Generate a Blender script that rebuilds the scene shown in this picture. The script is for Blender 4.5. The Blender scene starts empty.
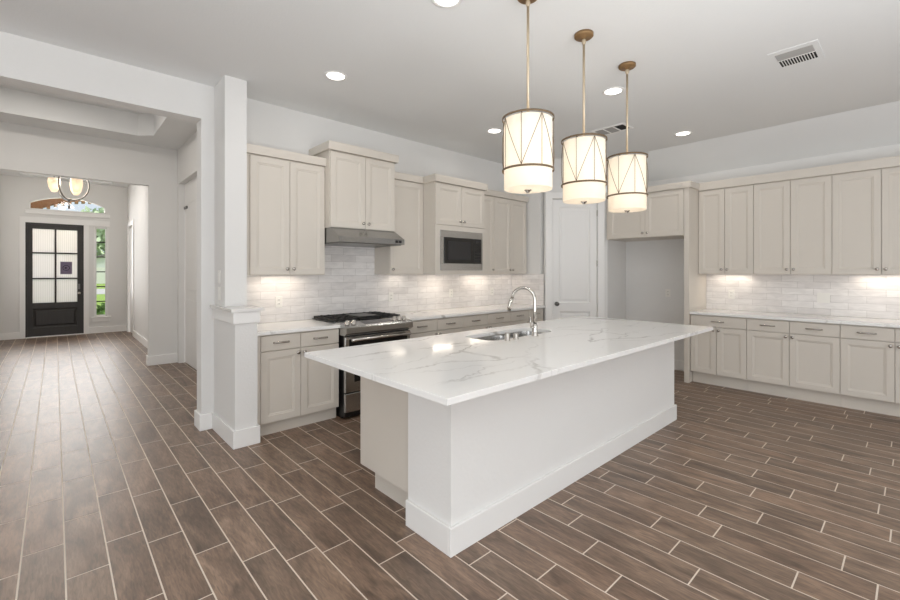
import bpy, bmesh, math, random
from mathutils import Vector, Matrix
random.seed(7)
SC = bpy.context.scene
COL = SC.collection
PI = math.pi

# ------------------------------------------------------------------ camera
cam_d = bpy.data.cameras.new('camera')
cam = bpy.data.objects.new('camera', cam_d); COL.objects.link(cam)
F = 430.0
cam_d.sensor_fit = 'HORIZONTAL'; cam_d.sensor_width = 36.0
cam_d.lens = F / 900.0 * 36.0
cam_d.shift_y = -28.5 / 900.0
cam_d.clip_start = 0.05; cam_d.clip_end = 300
ex_x, ex_y = 468.0, 430.0
_n = math.hypot(ex_x, ex_y)
fwd = math.atan2(ex_x / _n, ex_y / _n)
cam.location = (0, 0, 1.43)
cam.rotation_euler = (PI / 2, 0, fwd - PI / 2)
SC.camera = cam

# ------------------------------------------------------------------ world, light, exposure
SC.view_settings.view_transform = 'Standard'
SC.view_settings.look = 'None'
SC.view_settings.gamma = 1
SC.view_settings.use_curve_mapping = False
SC.view_settings.exposure = -0.14
W = bpy.data.worlds.new('world'); SC.world = W; W.use_nodes = True
bg = W.node_tree.nodes['Background']
bg.inputs[0].default_value = (0.80, 0.90, 1.0, 1); bg.inputs[1].default_value = 1.0
SC.cycles.max_bounces = 10; SC.cycles.diffuse_bounces = 6; SC.cycles.glossy_bounces = 4
SC.cycles.transmission_bounces = 8; SC.cycles.transparent_max_bounces = 12
SC.cycles.sample_clamp_indirect = 6

def area(name, loc, rot, sx, sy, power, col=(1, 1, 1), spread=180):
    d = bpy.data.lights.new(name, 'AREA'); d.shape = 'RECTANGLE'; d.size = sx; d.size_y = sy
    d.energy = power; d.color = col; d.spread = math.radians(spread)
    o = bpy.data.objects.new(name, d); COL.objects.link(o); o.location = loc; o.rotation_euler = rot
    return o
# daylight coming in through the living-room windows behind the camera
area('daylight_rear_window', (-1.6, -4.35, 1.30), (PI / 2, 0, 0), 2.6, 2.3, 72, (0.97, 0.985, 1.0))
area('daylight_rear_window', (2.6, -4.35, 1.30), (PI / 2, 0, 0), 2.6, 2.3, 50, (0.97, 0.985, 1.0))
area('daylight_left_window', (-3.85, 0.2, 1.30), (PI / 2, 0, -PI / 2), 2.6, 2.3, 80, (0.95, 0.98, 1.0))
# added unseen uplight that brightens the room by bounce off the ceiling
area('ceiling_bounce_fill', (0.8, -1.2, 0.9), (PI, 0, 0), 3.5, 2.5, 160, (0.95, 0.98, 1.0))
sun_d = bpy.data.lights.new('sun', 'SUN'); sun_d.energy = 4.0; sun_d.angle = math.radians(2); sun_d.color = (1, .96, .9)
sun = bpy.data.objects.new('sun', sun_d); COL.objects.link(sun)
sun.rotation_euler = Vector((-.72, .18, -.67)).to_track_quat('-Z', 'Y').to_euler()
# daylight falling on the entry from the porch
area('daylight_porch', (0.2, 14.4, 2.6), (PI / 2 - .35, 0, PI), 1.8, 0.8, 14, (1.0, 0.98, 0.97))
area('daylight_entry', (0.15, 12.80, 1.95), (PI / 2, 0, PI), 1.9, 2.3, 34, (1.0, 0.985, 0.97), 110)

# ------------------------------------------------------------------ materials
def srgb(r, g, b):
    f = lambda c: (c / 255) / 12.92 if c / 255 <= 0.04045 else ((c / 255 + 0.055) / 1.055) ** 2.4
    return (f(r), f(g), f(b), 1)

def mat(name, color, rough=0.5, metal=0.0, spec=0.5, bump=None, noise=None, emit=None, coat=0):
    m = bpy.data.materials.new(name); m.use_nodes = True
    nt = m.node_tree; b = nt.nodes['Principled BSDF']
    b.inputs['Base Color'].default_value = color
    b.inputs['Roughness'].default_value = rough; b.inputs['Metallic'].default_value = metal
    b.inputs['Specular IOR Level'].default_value = spec
    if coat: b.inputs['Coat Weight'].default_value = coat
    if emit:
        b.inputs['Emission Color'].default_value = emit[0]; b.inputs['Emission Strength'].default_value = emit[1]
    tc = nt.nodes.new('ShaderNodeTexCoord')
    if noise:   # (scale xyz, amount)
        mp = nt.nodes.new('ShaderNodeMapping'); mp.inputs['Scale'].default_value = noise[0]
        nt.links.new(tc.outputs['Object'], mp.inputs[0])
        n = nt.nodes.new('ShaderNodeTexNoise'); n.inputs['Scale'].default_value = 1; n.inputs['Detail'].default_value = 5
        nt.links.new(mp.outputs[0], n.inputs['Vector'])
        mx = nt.nodes.new('ShaderNodeMix'); mx.data_type = 'RGBA'
        mx.inputs[6].default_value = tuple(c * (1 - noise[1]) for c in color[:3]) + (1,)
        mx.inputs[7].default_value = tuple(min(1, c * (1 + noise[1])) for c in color[:3]) + (1,)
        nt.links.new(n.outputs[0], mx.inputs[0]); nt.links.new(mx.outputs[2], b.inputs['Base Color'])
    if bump:    # (scale, strength)
        n2 = nt.nodes.new('ShaderNodeTexNoise'); n2.inputs['Scale'].default_value = bump[0]; n2.inputs['Detail'].default_value = 3
        nt.links.new(tc.outputs['Object'], n2.inputs['Vector'])
        bp = nt.nodes.new('ShaderNodeBump'); bp.inputs['Strength'].default_value = bump[1]; bp.inputs['Distance'].default_value = 0.01
        nt.links.new(n2.outputs[0], bp.inputs['Height']); nt.links.new(bp.outputs[0], b.inputs['Normal'])
    return m

M = {}
M['wall'] = mat('wall_paint', srgb(229, 228, 226), 0.75, spec=0.25, bump=(60, 0.12))
M['wall_hall'] = mat('wall_paint_hall', srgb(229, 228, 226), 0.75, spec=0.25)
M['ceil'] = mat('ceiling_paint', srgb(233, 234, 234), 0.85, spec=0.2, bump=(80, 0.1))
M['trim'] = mat('trim_paint', srgb(240, 239, 237), 0.45)
M['cream'] = mat('cabinet_paint', srgb(213, 206, 196), 0.42, noise=((3, 3, 3), 0.02))
M['island'] = mat('island_paint', srgb(236, 235, 233), 0.6, spec=0.3, bump=(45, 0.15))
M['steel_hood'] = mat('hood_steel', srgb(158, 158, 157), 0.26, 1.0, noise=((3, 120, 160), 0.15))
M['steel'] = mat('stainless_steel', srgb(188, 187, 185), 0.27, 1.0, noise=((2, 2, 160), 0.12))
M['steel_dark'] = mat('dark_steel', srgb(120, 118, 115), 0.3, 1.0)
M['nickel'] = mat('brushed_nickel', srgb(190, 185, 178), 0.18, 1.0)
M['chrome'] = mat('polished_nickel', srgb(200, 196, 190), 0.12, 1.0)
M['quartz_plain'] = mat('plain_quartz', srgb(222, 220, 217), 0.2, noise=((6, 6, 6), 0.06))
M['black'] = mat('black_enamel', srgb(22, 21, 21), 0.3)
M['iron'] = mat('cast_iron', srgb(30, 29, 28), 0.55, bump=(150, 0.2))
M['glassblack'] = mat('black_glass', srgb(14, 14, 15), 0.05, spec=0.6)
M['griddle'] = mat('griddle_plate', srgb(95, 93, 90), 0.4, 0.6)
M['brass'] = mat('aged_brass', srgb(146, 116, 80), 0.5, 0.5, noise=((40, 40, 40), 0.25))
M['champagne'] = mat('champagne_metal', srgb(200, 184, 160), 0.4, 0.6)
M['wire'] = mat('shade_wire', srgb(112, 94, 72), 0.6, 0.2)
M['door_dark'] = mat('dark_stained_door', srgb(52, 49, 47), 0.45, noise=((30, 30, 2), 0.25))
M['muntin'] = mat('dark_muntin', srgb(44, 36, 36), 0.5)
M['plastic'] = mat('white_plastic', srgb(238, 236, 231), 0.4)
M['slot'] = mat('dark_slot', srgb(60, 58, 56), 0.6)
M['ventdark'] = mat('vent_dark', srgb(24, 24, 24), 0.8)
M['ventgrey'] = mat('vent_grey', srgb(165, 163, 160), 0.6)
M['wood'] = mat('porch_cedar', srgb(150, 108, 68), 0.6, noise=((2, 25, 25), 0.35))
M['decal'] = mat('purple_decal', srgb(116, 104, 128), 0.6, noise=((20, 20, 20), 0.15))
M['decal_dark'] = mat('dark_decal', srgb(52, 44, 58), 0.6)
M['lamp'] = mat('lit_lens', (1, 1, 1, 1), 0.5, emit=((1, 0.95, 0.88, 1), 6.0))
M['display'] = mat('display_glass', srgb(40, 40, 42), 0.15)
M['lawn'] = mat('lawn', srgb(140, 170, 70), 0.9, noise=((3, 3, 3), 0.35))
M['leaf'] = mat('leaf', srgb(96, 140, 58), 0.7, noise=((6, 6, 6), 0.4))
M['leaf2'] = mat('tree_leaf', srgb(190, 208, 170), 0.8, noise=((2, 2, 2), 0.35))
M['concrete'] = mat('concrete', srgb(190, 188, 184), 0.9, noise=((1, 1, 1), 0.06))
M['siding'] = mat('white_siding', srgb(225, 225, 225), 0.8)
M['roof'] = mat('roof_shingle', srgb(135, 130, 128), 0.9, noise=((5, 5, 5), 0.2))
M['bark'] = mat('bark', srgb(110, 92, 76), 0.9)

def glass_clear():
    m = bpy.data.materials.new('clear_glass'); m.use_nodes = True; nt = m.node_tree; nt.nodes.clear()
    o = nt.nodes.new('ShaderNodeOutputMaterial'); mx = nt.nodes.new('ShaderNodeMixShader'); mx.inputs[0].default_value = 0.03
    t = nt.nodes.new('ShaderNodeBsdfTransparent'); g = nt.nodes.new('ShaderNodeBsdfGlossy'); g.inputs['Roughness'].default_value = 0.03
    nt.links.new(t.outputs[0], mx.inputs[1]); nt.links.new(g.outputs[0], mx.inputs[2]); nt.links.new(mx.outputs[0], o.inputs[0])
    return m
M['glass'] = glass_clear()
def glass_frost():
    m = bpy.data.materials.new('reeded_glass'); m.use_nodes = True; nt = m.node_tree; nt.nodes.clear()
    o = nt.nodes.new('ShaderNodeOutputMaterial')
    tl = nt.nodes.new('ShaderNodeBsdfTranslucent'); tl.inputs[0].default_value = (0.97, 0.93, 0.93, 1)
    t = nt.nodes.new('ShaderNodeBsdfTransparent'); t.inputs[0].default_value = (0.97, 0.95, 0.95, 1)
    g = nt.nodes.new('ShaderNodeBsdfGlossy'); g.inputs['Roughness'].default_value = 0.2
    tc = nt.nodes.new('ShaderNodeTexCoord'); wv = nt.nodes.new('ShaderNodeTexWave'); wv.inputs['Scale'].default_value = 9
    wv.bands_direction = 'X'
    nt.links.new(tc.outputs['Object'], wv.inputs[0])
    ma = nt.nodes.new('ShaderNodeMath'); ma.operation = 'MULTIPLY_ADD'; ma.inputs[1].default_value = 0.10; ma.inputs[2].default_value = 0.22
    nt.links.new(wv.outputs[1], ma.inputs[0])
    a = nt.nodes.new('ShaderNodeMixShader'); nt.links.new(ma.outputs[0], a.inputs[0])
    nt.links.new(tl.outputs[0], a.inputs[1]); nt.links.new(t.outputs[0], a.inputs[2])
    b = nt.nodes.new('ShaderNodeMixShader'); b.inputs[0].default_value = 0.06
    nt.links.new(a.outputs[0], b.inputs[1]); nt.links.new(g.outputs[0], b.inputs[2]); nt.links.new(b.outputs[0], o.inputs[0])
    return m
M['frost'] = glass_frost()
def shade_mat():
    m = bpy.data.materials.new('linen_shade'); m.use_nodes = True; nt = m.node_tree; nt.nodes.clear()
    o = nt.nodes.new('ShaderNodeOutputMaterial')
    d = nt.nodes.new('ShaderNodeBsdfDiffuse'); d.inputs[0].default_value = srgb(246, 240, 230)
    tl = nt.nodes.new('ShaderNodeBsdfTranslucent'); tl.inputs[0].default_value = srgb(250, 240, 224)
    tc = nt.nodes.new('ShaderNodeTexCoord'); mp = nt.nodes.new('ShaderNodeMapping'); mp.inputs['Scale'].default_value = (60, 60, 220)
    n = nt.nodes.new('ShaderNodeTexNoise'); n.inputs['Scale'].default_value = 1
    nt.links.new(tc.outputs['Object'], mp.inputs[0]); nt.links.new(mp.outputs[0], n.inputs['Vector'])
    bp = nt.nodes.new('ShaderNodeBump'); bp.inputs['Strength'].default_value = 0.2; bp.inputs['Distance'].default_value = 0.003
    nt.links.new(n.outputs[0], bp.inputs['Height']); nt.links.new(bp.outputs[0], d.inputs['Normal'])
    mx = nt.nodes.new('ShaderNodeMixShader'); mx.inputs[0].default_value = 0.5
    nt.links.new(d.outputs[0], mx.inputs[1]); nt.links.new(tl.outputs[0], mx.inputs[2])
    nt.links.new(mx.outputs[0], o.inputs[0])
    return m
M['shade'] = shade_mat()

def marble():
    m = mat('white_quartz', srgb(232, 230, 228), 0.09, spec=0.5); nt = m.node_tree; b = nt.nodes['Principled BSDF']
    tc = nt.nodes.new('ShaderNodeTexCoord')
    def vein(scale, rot, width, dist, seed):
        nn = nt.nodes.new('ShaderNodeTexNoise'); nn.inputs['Scale'].default_value = 1.7; nn.inputs['Detail'].default_value = 6; nn.inputs['Roughness'].default_value = .62
        nt.links.new(tc.outputs['Object'], nn.inputs['Vector'])
        sb = nt.nodes.new('ShaderNodeVectorMath'); sb.operation = 'SUBTRACT'; sb.inputs[1].default_value = (.5, .5, .5); nt.links.new(nn.outputs['Color'], sb.inputs[0])
        sc_ = nt.nodes.new('ShaderNodeVectorMath'); sc_.operation = 'SCALE'; sc_.inputs['Scale'].default_value = dist; nt.links.new(sb.outputs[0], sc_.inputs[0])
        ad_ = nt.nodes.new('ShaderNodeVectorMath'); ad_.operation = 'ADD'; nt.links.new(tc.outputs['Object'], ad_.inputs[0]); nt.links.new(sc_.outputs[0], ad_.inputs[1])
        mp = nt.nodes.new('ShaderNodeMapping'); mp.inputs['Scale'].default_value = scale; mp.inputs['Rotation'].default_value = (0, 0, rot); mp.inputs['Location'].default_value = (seed, seed * 0.7, 0)
        nt.links.new(ad_.outputs[0], mp.inputs[0])
        n = nt.nodes.new('ShaderNodeTexVoronoi'); n.feature = 'DISTANCE_TO_EDGE'; n.inputs['Scale'].default_value = 1
        nt.links.new(mp.outputs[0], n.inputs['Vector'])
        r = nt.nodes.new('ShaderNodeMapRange'); r.interpolation_type = 'SMOOTHSTEP'; r.inputs[1].default_value = 0; r.inputs[2].default_value = width; r.inputs[3].default_value = 1; r.inputs[4].default_value = 0
        nt.links.new(n.outputs['Distance'], r.inputs[0]); return r.outputs[0]
    v1 = vein((0.5, 1.7, .5), 0.28, 0.018, 0.45, 3.1)
    v2 = vein((0.9, 3.0, .5), 0.12, 0.020, 0.5, 11.4)
    n = nt.nodes.new('ShaderNodeTexNoise'); n.inputs['Scale'].default_value = 2.2; nt.links.new(tc.outputs['Object'], n.inputs['Vector'])
    r = nt.nodes.new('ShaderNodeMapRange'); r.inputs[1].default_value = 0.42; r.inputs[2].default_value = 0.62; nt.links.new(n.outputs[0], r.inputs[0])
    k = nt.nodes.new('ShaderNodeMath'); k.operation = 'MULTIPLY'; nt.links.new(v2, k.inputs[0]); k.inputs[1].default_value = 0.55
    ad = nt.nodes.new('ShaderNodeMath'); ad.operation = 'MAXIMUM'; nt.links.new(v1, ad.inputs[0]); nt.links.new(k.outputs[0], ad.inputs[1])
    mu = nt.nodes.new('ShaderNodeMath'); mu.operation = 'MULTIPLY'; nt.links.new(ad.outputs[0], mu.inputs[0]); nt.links.new(r.outputs[0], mu.inputs[1])
    m2 = nt.nodes.new('ShaderNodeMath'); m2.operation = 'MULTIPLY'; nt.links.new(mu.outputs[0], m2.inputs[0]); m2.inputs[1].default_value = 0.75
    mx = nt.nodes.new('ShaderNodeMix'); mx.data_type = 'RGBA'; mx.inputs[6].default_value = srgb(244, 243, 241); mx.inputs[7].default_value = srgb(158, 153, 148)
    nt.links.new(m2.outputs[0], mx.inputs[0]); nt.links.new(mx.outputs[2], b.inputs['Base Color'])
    return m
M['marble'] = marble()

def tile(name, axis, off):
    m = mat(name, srgb(225, 222, 219), 0.22, spec=0.5); nt = m.node_tree; b = nt.nodes['Principled BSDF']
    tc = nt.nodes.new('ShaderNodeTexCoord'); sp = nt.nodes.new('ShaderNodeSeparateXYZ'); cb = nt.nodes.new('ShaderNodeCombineXYZ')
    nt.links.new(tc.outputs['Object'], sp.inputs[0]); nt.links.new(sp.outputs[axis], cb.inputs[0]); nt.links.new(sp.outputs[2], cb.inputs[1])
    mp = nt.nodes.new('ShaderNodeMapping'); mp.inputs['Location'].default_value = off; nt.links.new(cb.outputs[0], mp.inputs[0])
    br = nt.nodes.new('ShaderNodeTexBrick'); br.offset = 0.5
    br.inputs['Scale'].default_value = 1; br.inputs['Mortar Size'].default_value = 0.002; br.inputs['Mortar Smooth'].default_value = 0.3
    br.inputs['Brick Width'].default_value = 0.304; br.inputs['Row Height'].default_value = 0.078; br.inputs['Bias'].default_value = 0.0
    br.inputs['Color1'].default_value = srgb(245, 242, 240); br.inputs['Color2'].default_value = srgb(230, 226, 224); br.inputs['Mortar'].default_value = srgb(206, 202, 199)
    nt.links.new(mp.outputs[0], br.inputs['Vector'])
    m2 = nt.nodes.new('ShaderNodeMapping'); m2.inputs['Scale'].default_value = (7, 22, 1); nt.links.new(cb.outputs[0], m2.inputs[0])
    n = nt.nodes.new('ShaderNodeTexNoise'); n.inputs['Scale'].default_value = 1; n.inputs['Detail'].default_value = 5; n.inputs['Distortion'].default_value = 0.8
    nt.links.new(m2.outputs[0], n.inputs['Vector'])
    cr = nt.nodes.new('ShaderNodeMapRange'); cr.inputs[1].default_value = 0.35; cr.inputs[2].default_value = 0.7; cr.inputs[3].default_value = 1.0; cr.inputs[4].default_value = 0.86
    nt.links.new(n.outputs[0], cr.inputs[0])
    mx = nt.nodes.new('ShaderNodeMix'); mx.data_type = 'RGBA'; mx.blend_type = 'MULTIPLY'; mx.inputs[0].default_value = 1
    nt.links.new(br.outputs[0], mx.inputs[6]); nt.links.new(cr.outputs[0], mx.inputs[7]); nt.links.new(mx.outputs[2], b.inputs['Base Color'])
    iv = nt.nodes.new('ShaderNodeMath'); iv.operation = 'MULTIPLY_ADD'; iv.inputs[1].default_value = -1; nt.links.new(br.outputs['Fac'], iv.inputs[0])
    sc = nt.nodes.new('ShaderNodeMath'); sc.operation = 'MULTIPLY'; sc.inputs[1].default_value = 0.6; nt.links.new(n.outputs[0], sc.inputs[0]); nt.links.new(sc.outputs[0], iv.inputs[2])
    bp = nt.nodes.new('ShaderNodeBump'); bp.inputs['Strength'].default_value = 0.35; bp.inputs['Distance'].default_value = 0.004
    nt.links.new(iv.outputs[0], bp.inputs['Height']); nt.links.new(bp.outputs[0], b.inputs['Normal'])
    return m
M['tile_x'] = tile('marble_subway_tile', 0, (0.02, 0.02, 0))
M['tile_y'] = tile('marble_subway_tile_side', 1, (0.07, 0.02, 0))

def plank():
    m = mat('wood_plank_tile', srgb(112, 88, 73), 0.40, spec=0.75); nt = m.node_tree; b = nt.nodes['Principled BSDF']
    at = nt.nodes.new('ShaderNodeAttribute'); at.attribute_name = 'rnd'
    tc = nt.nodes.new('ShaderNodeTexCoord')
    cb = nt.nodes.new('ShaderNodeCombineXYZ')
    ms = nt.nodes.new('ShaderNodeMath'); ms.operation = 'MULTIPLY'; ms.inputs[1].default_value = 37.0; nt.links.new(at.outputs['Fac'], ms.inputs[0])
    nt.links.new(ms.outputs[0], cb.inputs[2])
    ad = nt.nodes.new('ShaderNodeVectorMath'); ad.operation = 'ADD'; nt.links.new(tc.outputs['Object'], ad.inputs[0]); nt.links.new(cb.outputs[0], ad.inputs[1])
    def nz(scale, detail, dist):
        mp = nt.nodes.new('ShaderNodeMapping'); mp.inputs['Scale'].default_value = scale; nt.links.new(ad.outputs[0], mp.inputs[0])
        n = nt.nodes.new('ShaderNodeTexNoise'); n.inputs['Scale'].default_value = 1; n.inputs['Detail'].default_value = detail; n.inputs['Distortion'].default_value = dist
        nt.links.new(mp.outputs[0], n.inputs['Vector']); return n.outputs[0]
    n1 = nz((9, 2.2, 1), 4, 1.2); n2 = nz((95, 14, 1), 6, 0.8)
    cr = nt.nodes.new('ShaderNodeValToRGB')
    cr.color_ramp.elements[0].position = 0.3; cr.color_ramp.elements[0].color = srgb(98, 78, 64)
    cr.color_ramp.elements[1].position = 0.7; cr.color_ramp.elements[1].color = srgb(150, 125, 106)
    nt.links.new(n1, cr.inputs[0])
    f = nt.nodes.new('ShaderNodeMapRange'); f.inputs[1].default_value = 0.3; f.inputs[2].default_value = 0.7; f.inputs[3].default_value = 0.64; f.inputs[4].default_value = 1.24
    nt.links.new(n2, f.inputs[0])
    g = nt.nodes.new('ShaderNodeMapRange'); g.inputs[3].default_value = 0.84; g.inputs[4].default_value = 1.14; nt.links.new(at.outputs['Fac'], g.inputs[0])
    k = nt.nodes.new('ShaderNodeMath'); k.operation = 'MULTIPLY'; nt.links.new(f.outputs[0], k.inputs[0]); nt.links.new(g.outputs[0], k.inputs[1])
    mx = nt.nodes.new('ShaderNodeMix'); mx.data_type = 'RGBA'; mx.blend_type = 'MULTIPLY'; mx.inputs[0].default_value = 1
    nt.links.new(cr.outputs[0], mx.inputs[6]); nt.links.new(k.outputs[0], mx.inputs[7]); nt.links.new(mx.outputs[2], b.inputs['Base Color'])
    h1 = nt.nodes.new('ShaderNodeMath'); h1.operation = 'MULTIPLY'; h1.inputs[1].default_value = 17.3; nt.links.new(at.outputs['Fac'], h1.inputs[0])
    h2 = nt.nodes.new('ShaderNodeMath'); h2.operation = 'FRACT'; nt.links.new(h1.outputs[0], h2.inputs[0])
    hm = nt.nodes.new('ShaderNodeMix'); hm.data_type = 'RGBA'; hm.inputs[6].default_value = (1.02, .985, .96, 1); hm.inputs[7].default_value = (.98, 1.0, 1.0, 1)
    nt.links.new(h2.outputs[0], hm.inputs[0])
    hx = nt.nodes.new('ShaderNodeMix'); hx.data_type = 'RGBA'; hx.blend_type = 'MULTIPLY'; hx.inputs[0].default_value = 1
    nt.links.new(mx.outputs[2], hx.inputs[6]); nt.links.new(hm.outputs[2], hx.inputs[7]); nt.links.new(hx.outputs[2], b.inputs['Base Color'])
    bp = nt.nodes.new('ShaderNodeBump'); bp.inputs['Strength'].default_value = 0.12; bp.inputs['Distance'].default_value = 0.004
    nt.links.new(n2, bp.inputs['Height']); nt.links.new(bp.outputs[0], b.inputs['Normal'])
    return m
M['plank'] = plank()
M['grout'] = mat('grout', srgb(232, 220, 206), 0.85, noise=((4, 4, 4), 0.05))

# ------------------------------------------------------------------ mesh helpers
class MB:
    def __init__(s): s.bm = bmesh.new()
    def box(s, x0, x1, y0, y1, z0, z1, bev=0.0, seg=1):
        r = bmesh.ops.create_cube(s.bm, size=1)
        c = Vector(((x0 + x1) / 2, (y0 + y1) / 2, (z0 + z1) / 2)); d = (abs(x1 - x0), abs(y1 - y0), abs(z1 - z0))
        for v in r['verts']: v.co = Vector((v.co.x * d[0], v.co.y * d[1], v.co.z * d[2])) + c
        if bev:
            es = list({e for v in r['verts'] for e in v.link_edges})
            bmesh.ops.bevel(s.bm, geom=es, offset=bev, segments=seg, affect='EDGES', profile=0.5)
        return s
    def prism(s, pts, axis, a0, a1):
        # pts: 2-D polygon; axis 0: (y,z) along x, 1: (x,z) along y, 2: (x,y) along z
        def mk(p, a):
            return {0: (a, p[0], p[1]), 1: (p[0], a, p[1]), 2: (p[0], p[1], a)}[axis]
        A = [s.bm.verts.new(mk(p, a0)) for p in pts]; B = [s.bm.verts.new(mk(p, a1)) for p in pts]
        fs = [s.bm.faces.new(A), s.bm.faces.new(B[::-1])]; n = len(pts)
        for i in range(n): fs.append(s.bm.faces.new((A[i], B[i], B[(i + 1) % n], A[(i + 1) % n])))
        bmesh.ops.recalc_face_normals(s.bm, faces=fs)
        return s
    def tube(s, pts, r, seg=10, cap=True, flat=None):
        pts = [Vector(p) for p in pts]; rings = []; n = len(pts)
        rs = r if isinstance(r, (list, tuple)) else [r] * n
        up = None
        for i, p in enumerate(pts):
            t = (pts[min(i + 1, n - 1)] - pts[max(i - 1, 0)]).normalized()
            if up is None:
                up = Vector((0, 0, 1)) if abs(t.z) < 0.9 else Vector((1, 0, 0))
            u = t.cross(up).normalized(); v = u.cross(t).normalized(); up = v
            a_, b_ = (rs[i], rs[i]) if flat is None else (rs[i], rs[i] * flat)
            rings.append([s.bm.verts.new(p + u * (a_ * math.cos(2 * PI * k / seg)) + v * (b_ * math.sin(2 * PI * k / seg))) for k in range(seg)])
        fs = []
        for i in range(n - 1):
            for k in range(seg):
                fs.append(s.bm.faces.new((rings[i][k], rings[i][(k + 1) % seg], rings[i + 1][(k + 1) % seg], rings[i + 1][k])))
        if cap:
            fs.append(s.bm.faces.new(rings[0])); fs.append(s.bm.faces.new(rings[-1]))
        for f in fs: f.smooth = len(f.verts) == 4
        bmesh.ops.recalc_face_normals(s.bm, faces=fs)
        return s
    def lathe(s, prof, loc=(0, 0, 0), axis='Z', seg=28, closed=False):
        # prof: (r, h) pairs
        L = Vector(loc); rings = []
        def pt(r, h, a):
            c, d = r * math.cos(a), r * math.sin(a)
            return L + Vector({'Z': (c, d, h), 'Y': (c, h, d), 'X': (h, c, d)}[axis])
        for r, h in prof:
            if r < 1e-6: rings.append([s.bm.verts.new(pt(0, h, 0))])
            else: rings.append([s.bm.verts.new(pt(r, h, 2 * PI * k / seg)) for k in range(seg)])
        fs = []
        m = len(rings)
        for i in range(m if closed else m - 1):
            A, B = rings[i], rings[(i + 1) % m]
            for k in range(seg):
                k2 = (k + 1) % seg
                if len(A) == 1 and len(B) == 1: continue
                if len(A) == 1: fs.append(s.bm.faces.new((A[0], B[k], B[k2])))
                elif len(B) == 1: fs.append(s.bm.faces.new((A[k], A[k2], B[0])))
                else: fs.append(s.bm.faces.new((A[k], A[k2], B[k2], B[k])))
        for f in fs: f.smooth = True
        bmesh.ops.recalc_face_normals(s.bm, faces=fs)
        return s
    def rings(s, x0, x1, z0, z1, prof, back):
        # rectangular front facing -y built from concentric (inset, y) rings, closed by a back at y=back
        R = []
        for i, y in prof:
            R.append([s.bm.verts.new(p) for p in ((x0 + i, y, z0 + i), (x1 - i, y, z0 + i), (x1 - i, y, z1 - i), (x0 + i, y, z1 - i))])
        Bk = [s.bm.verts.new(p) for p in ((x0, back, z0), (x1, back, z0), (x1, back, z1), (x0, back, z1))]
        fs = []
        seq = [Bk] + R
        for A, B in zip(seq[:-1], seq[1:]):
            for k in range(4): fs.append(s.bm.faces.new((A[k], A[(k + 1) % 4], B[(k + 1) % 4], B[k])))
        fs.append(s.bm.faces.new(R[-1])); fs.append(s.bm.faces.new(Bk[::-1]))
        bmesh.ops.recalc_face_normals(s.bm, faces=fs)
        return s
    def build(s, name, m, parent=None, loc=None, rz=0):
        me = bpy.data.meshes.new(name); s.bm.to_mesh(me); s.bm.free()
        ms = m if isinstance(m, (list, tuple)) else [m]
        for q in ms: me.materials.append(q)
        o = bpy.data.objects.new(name, me); COL.objects.link(o)
        if parent is not None: o.parent = parent
        if loc is not None: o.location = loc
        o.rotation_euler = (0, 0, rz)
        return o

def bx(*a, **k): return MB().box(*a, **k)
def struct(name, mb, m, parent=None, **k):
    o = mb.build(name, m, parent, **k)
    if parent is None: o['kind'] = 'structure'
    return o
def tag(o, label, cat, group=None):
    o['label'] = label; o['category'] = cat
    if group: o['group'] = group
    return o
def thing(name, label, cat, loc=(0, 0, 0), rz=0, group=None):
    o = bpy.data.objects.new(name, None); COL.objects.link(o); o.location = loc; o.rotation_euler = (0, 0, rz)
    o.empty_display_size = 0.1
    return tag(o, label, cat, group)
def dup(root, loc, label, group=None, rz=None):
    r = root.copy(); COL.objects.link(r); r.location = loc; r['label'] = label
    if rz is not None: r.rotation_euler = (0, 0, rz)
    if group: r['group'] = group
    for ch in root.children:
        c = ch.copy(); COL.objects.link(c); c.parent = r
        for g in ch.children:
            d = g.copy(); COL.objects.link(d); d.parent = c
    return r

ZC = 3.119          # kitchen ceiling
RW = 4.42           # range wall plane
XW = 6.66           # right wall plane

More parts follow.
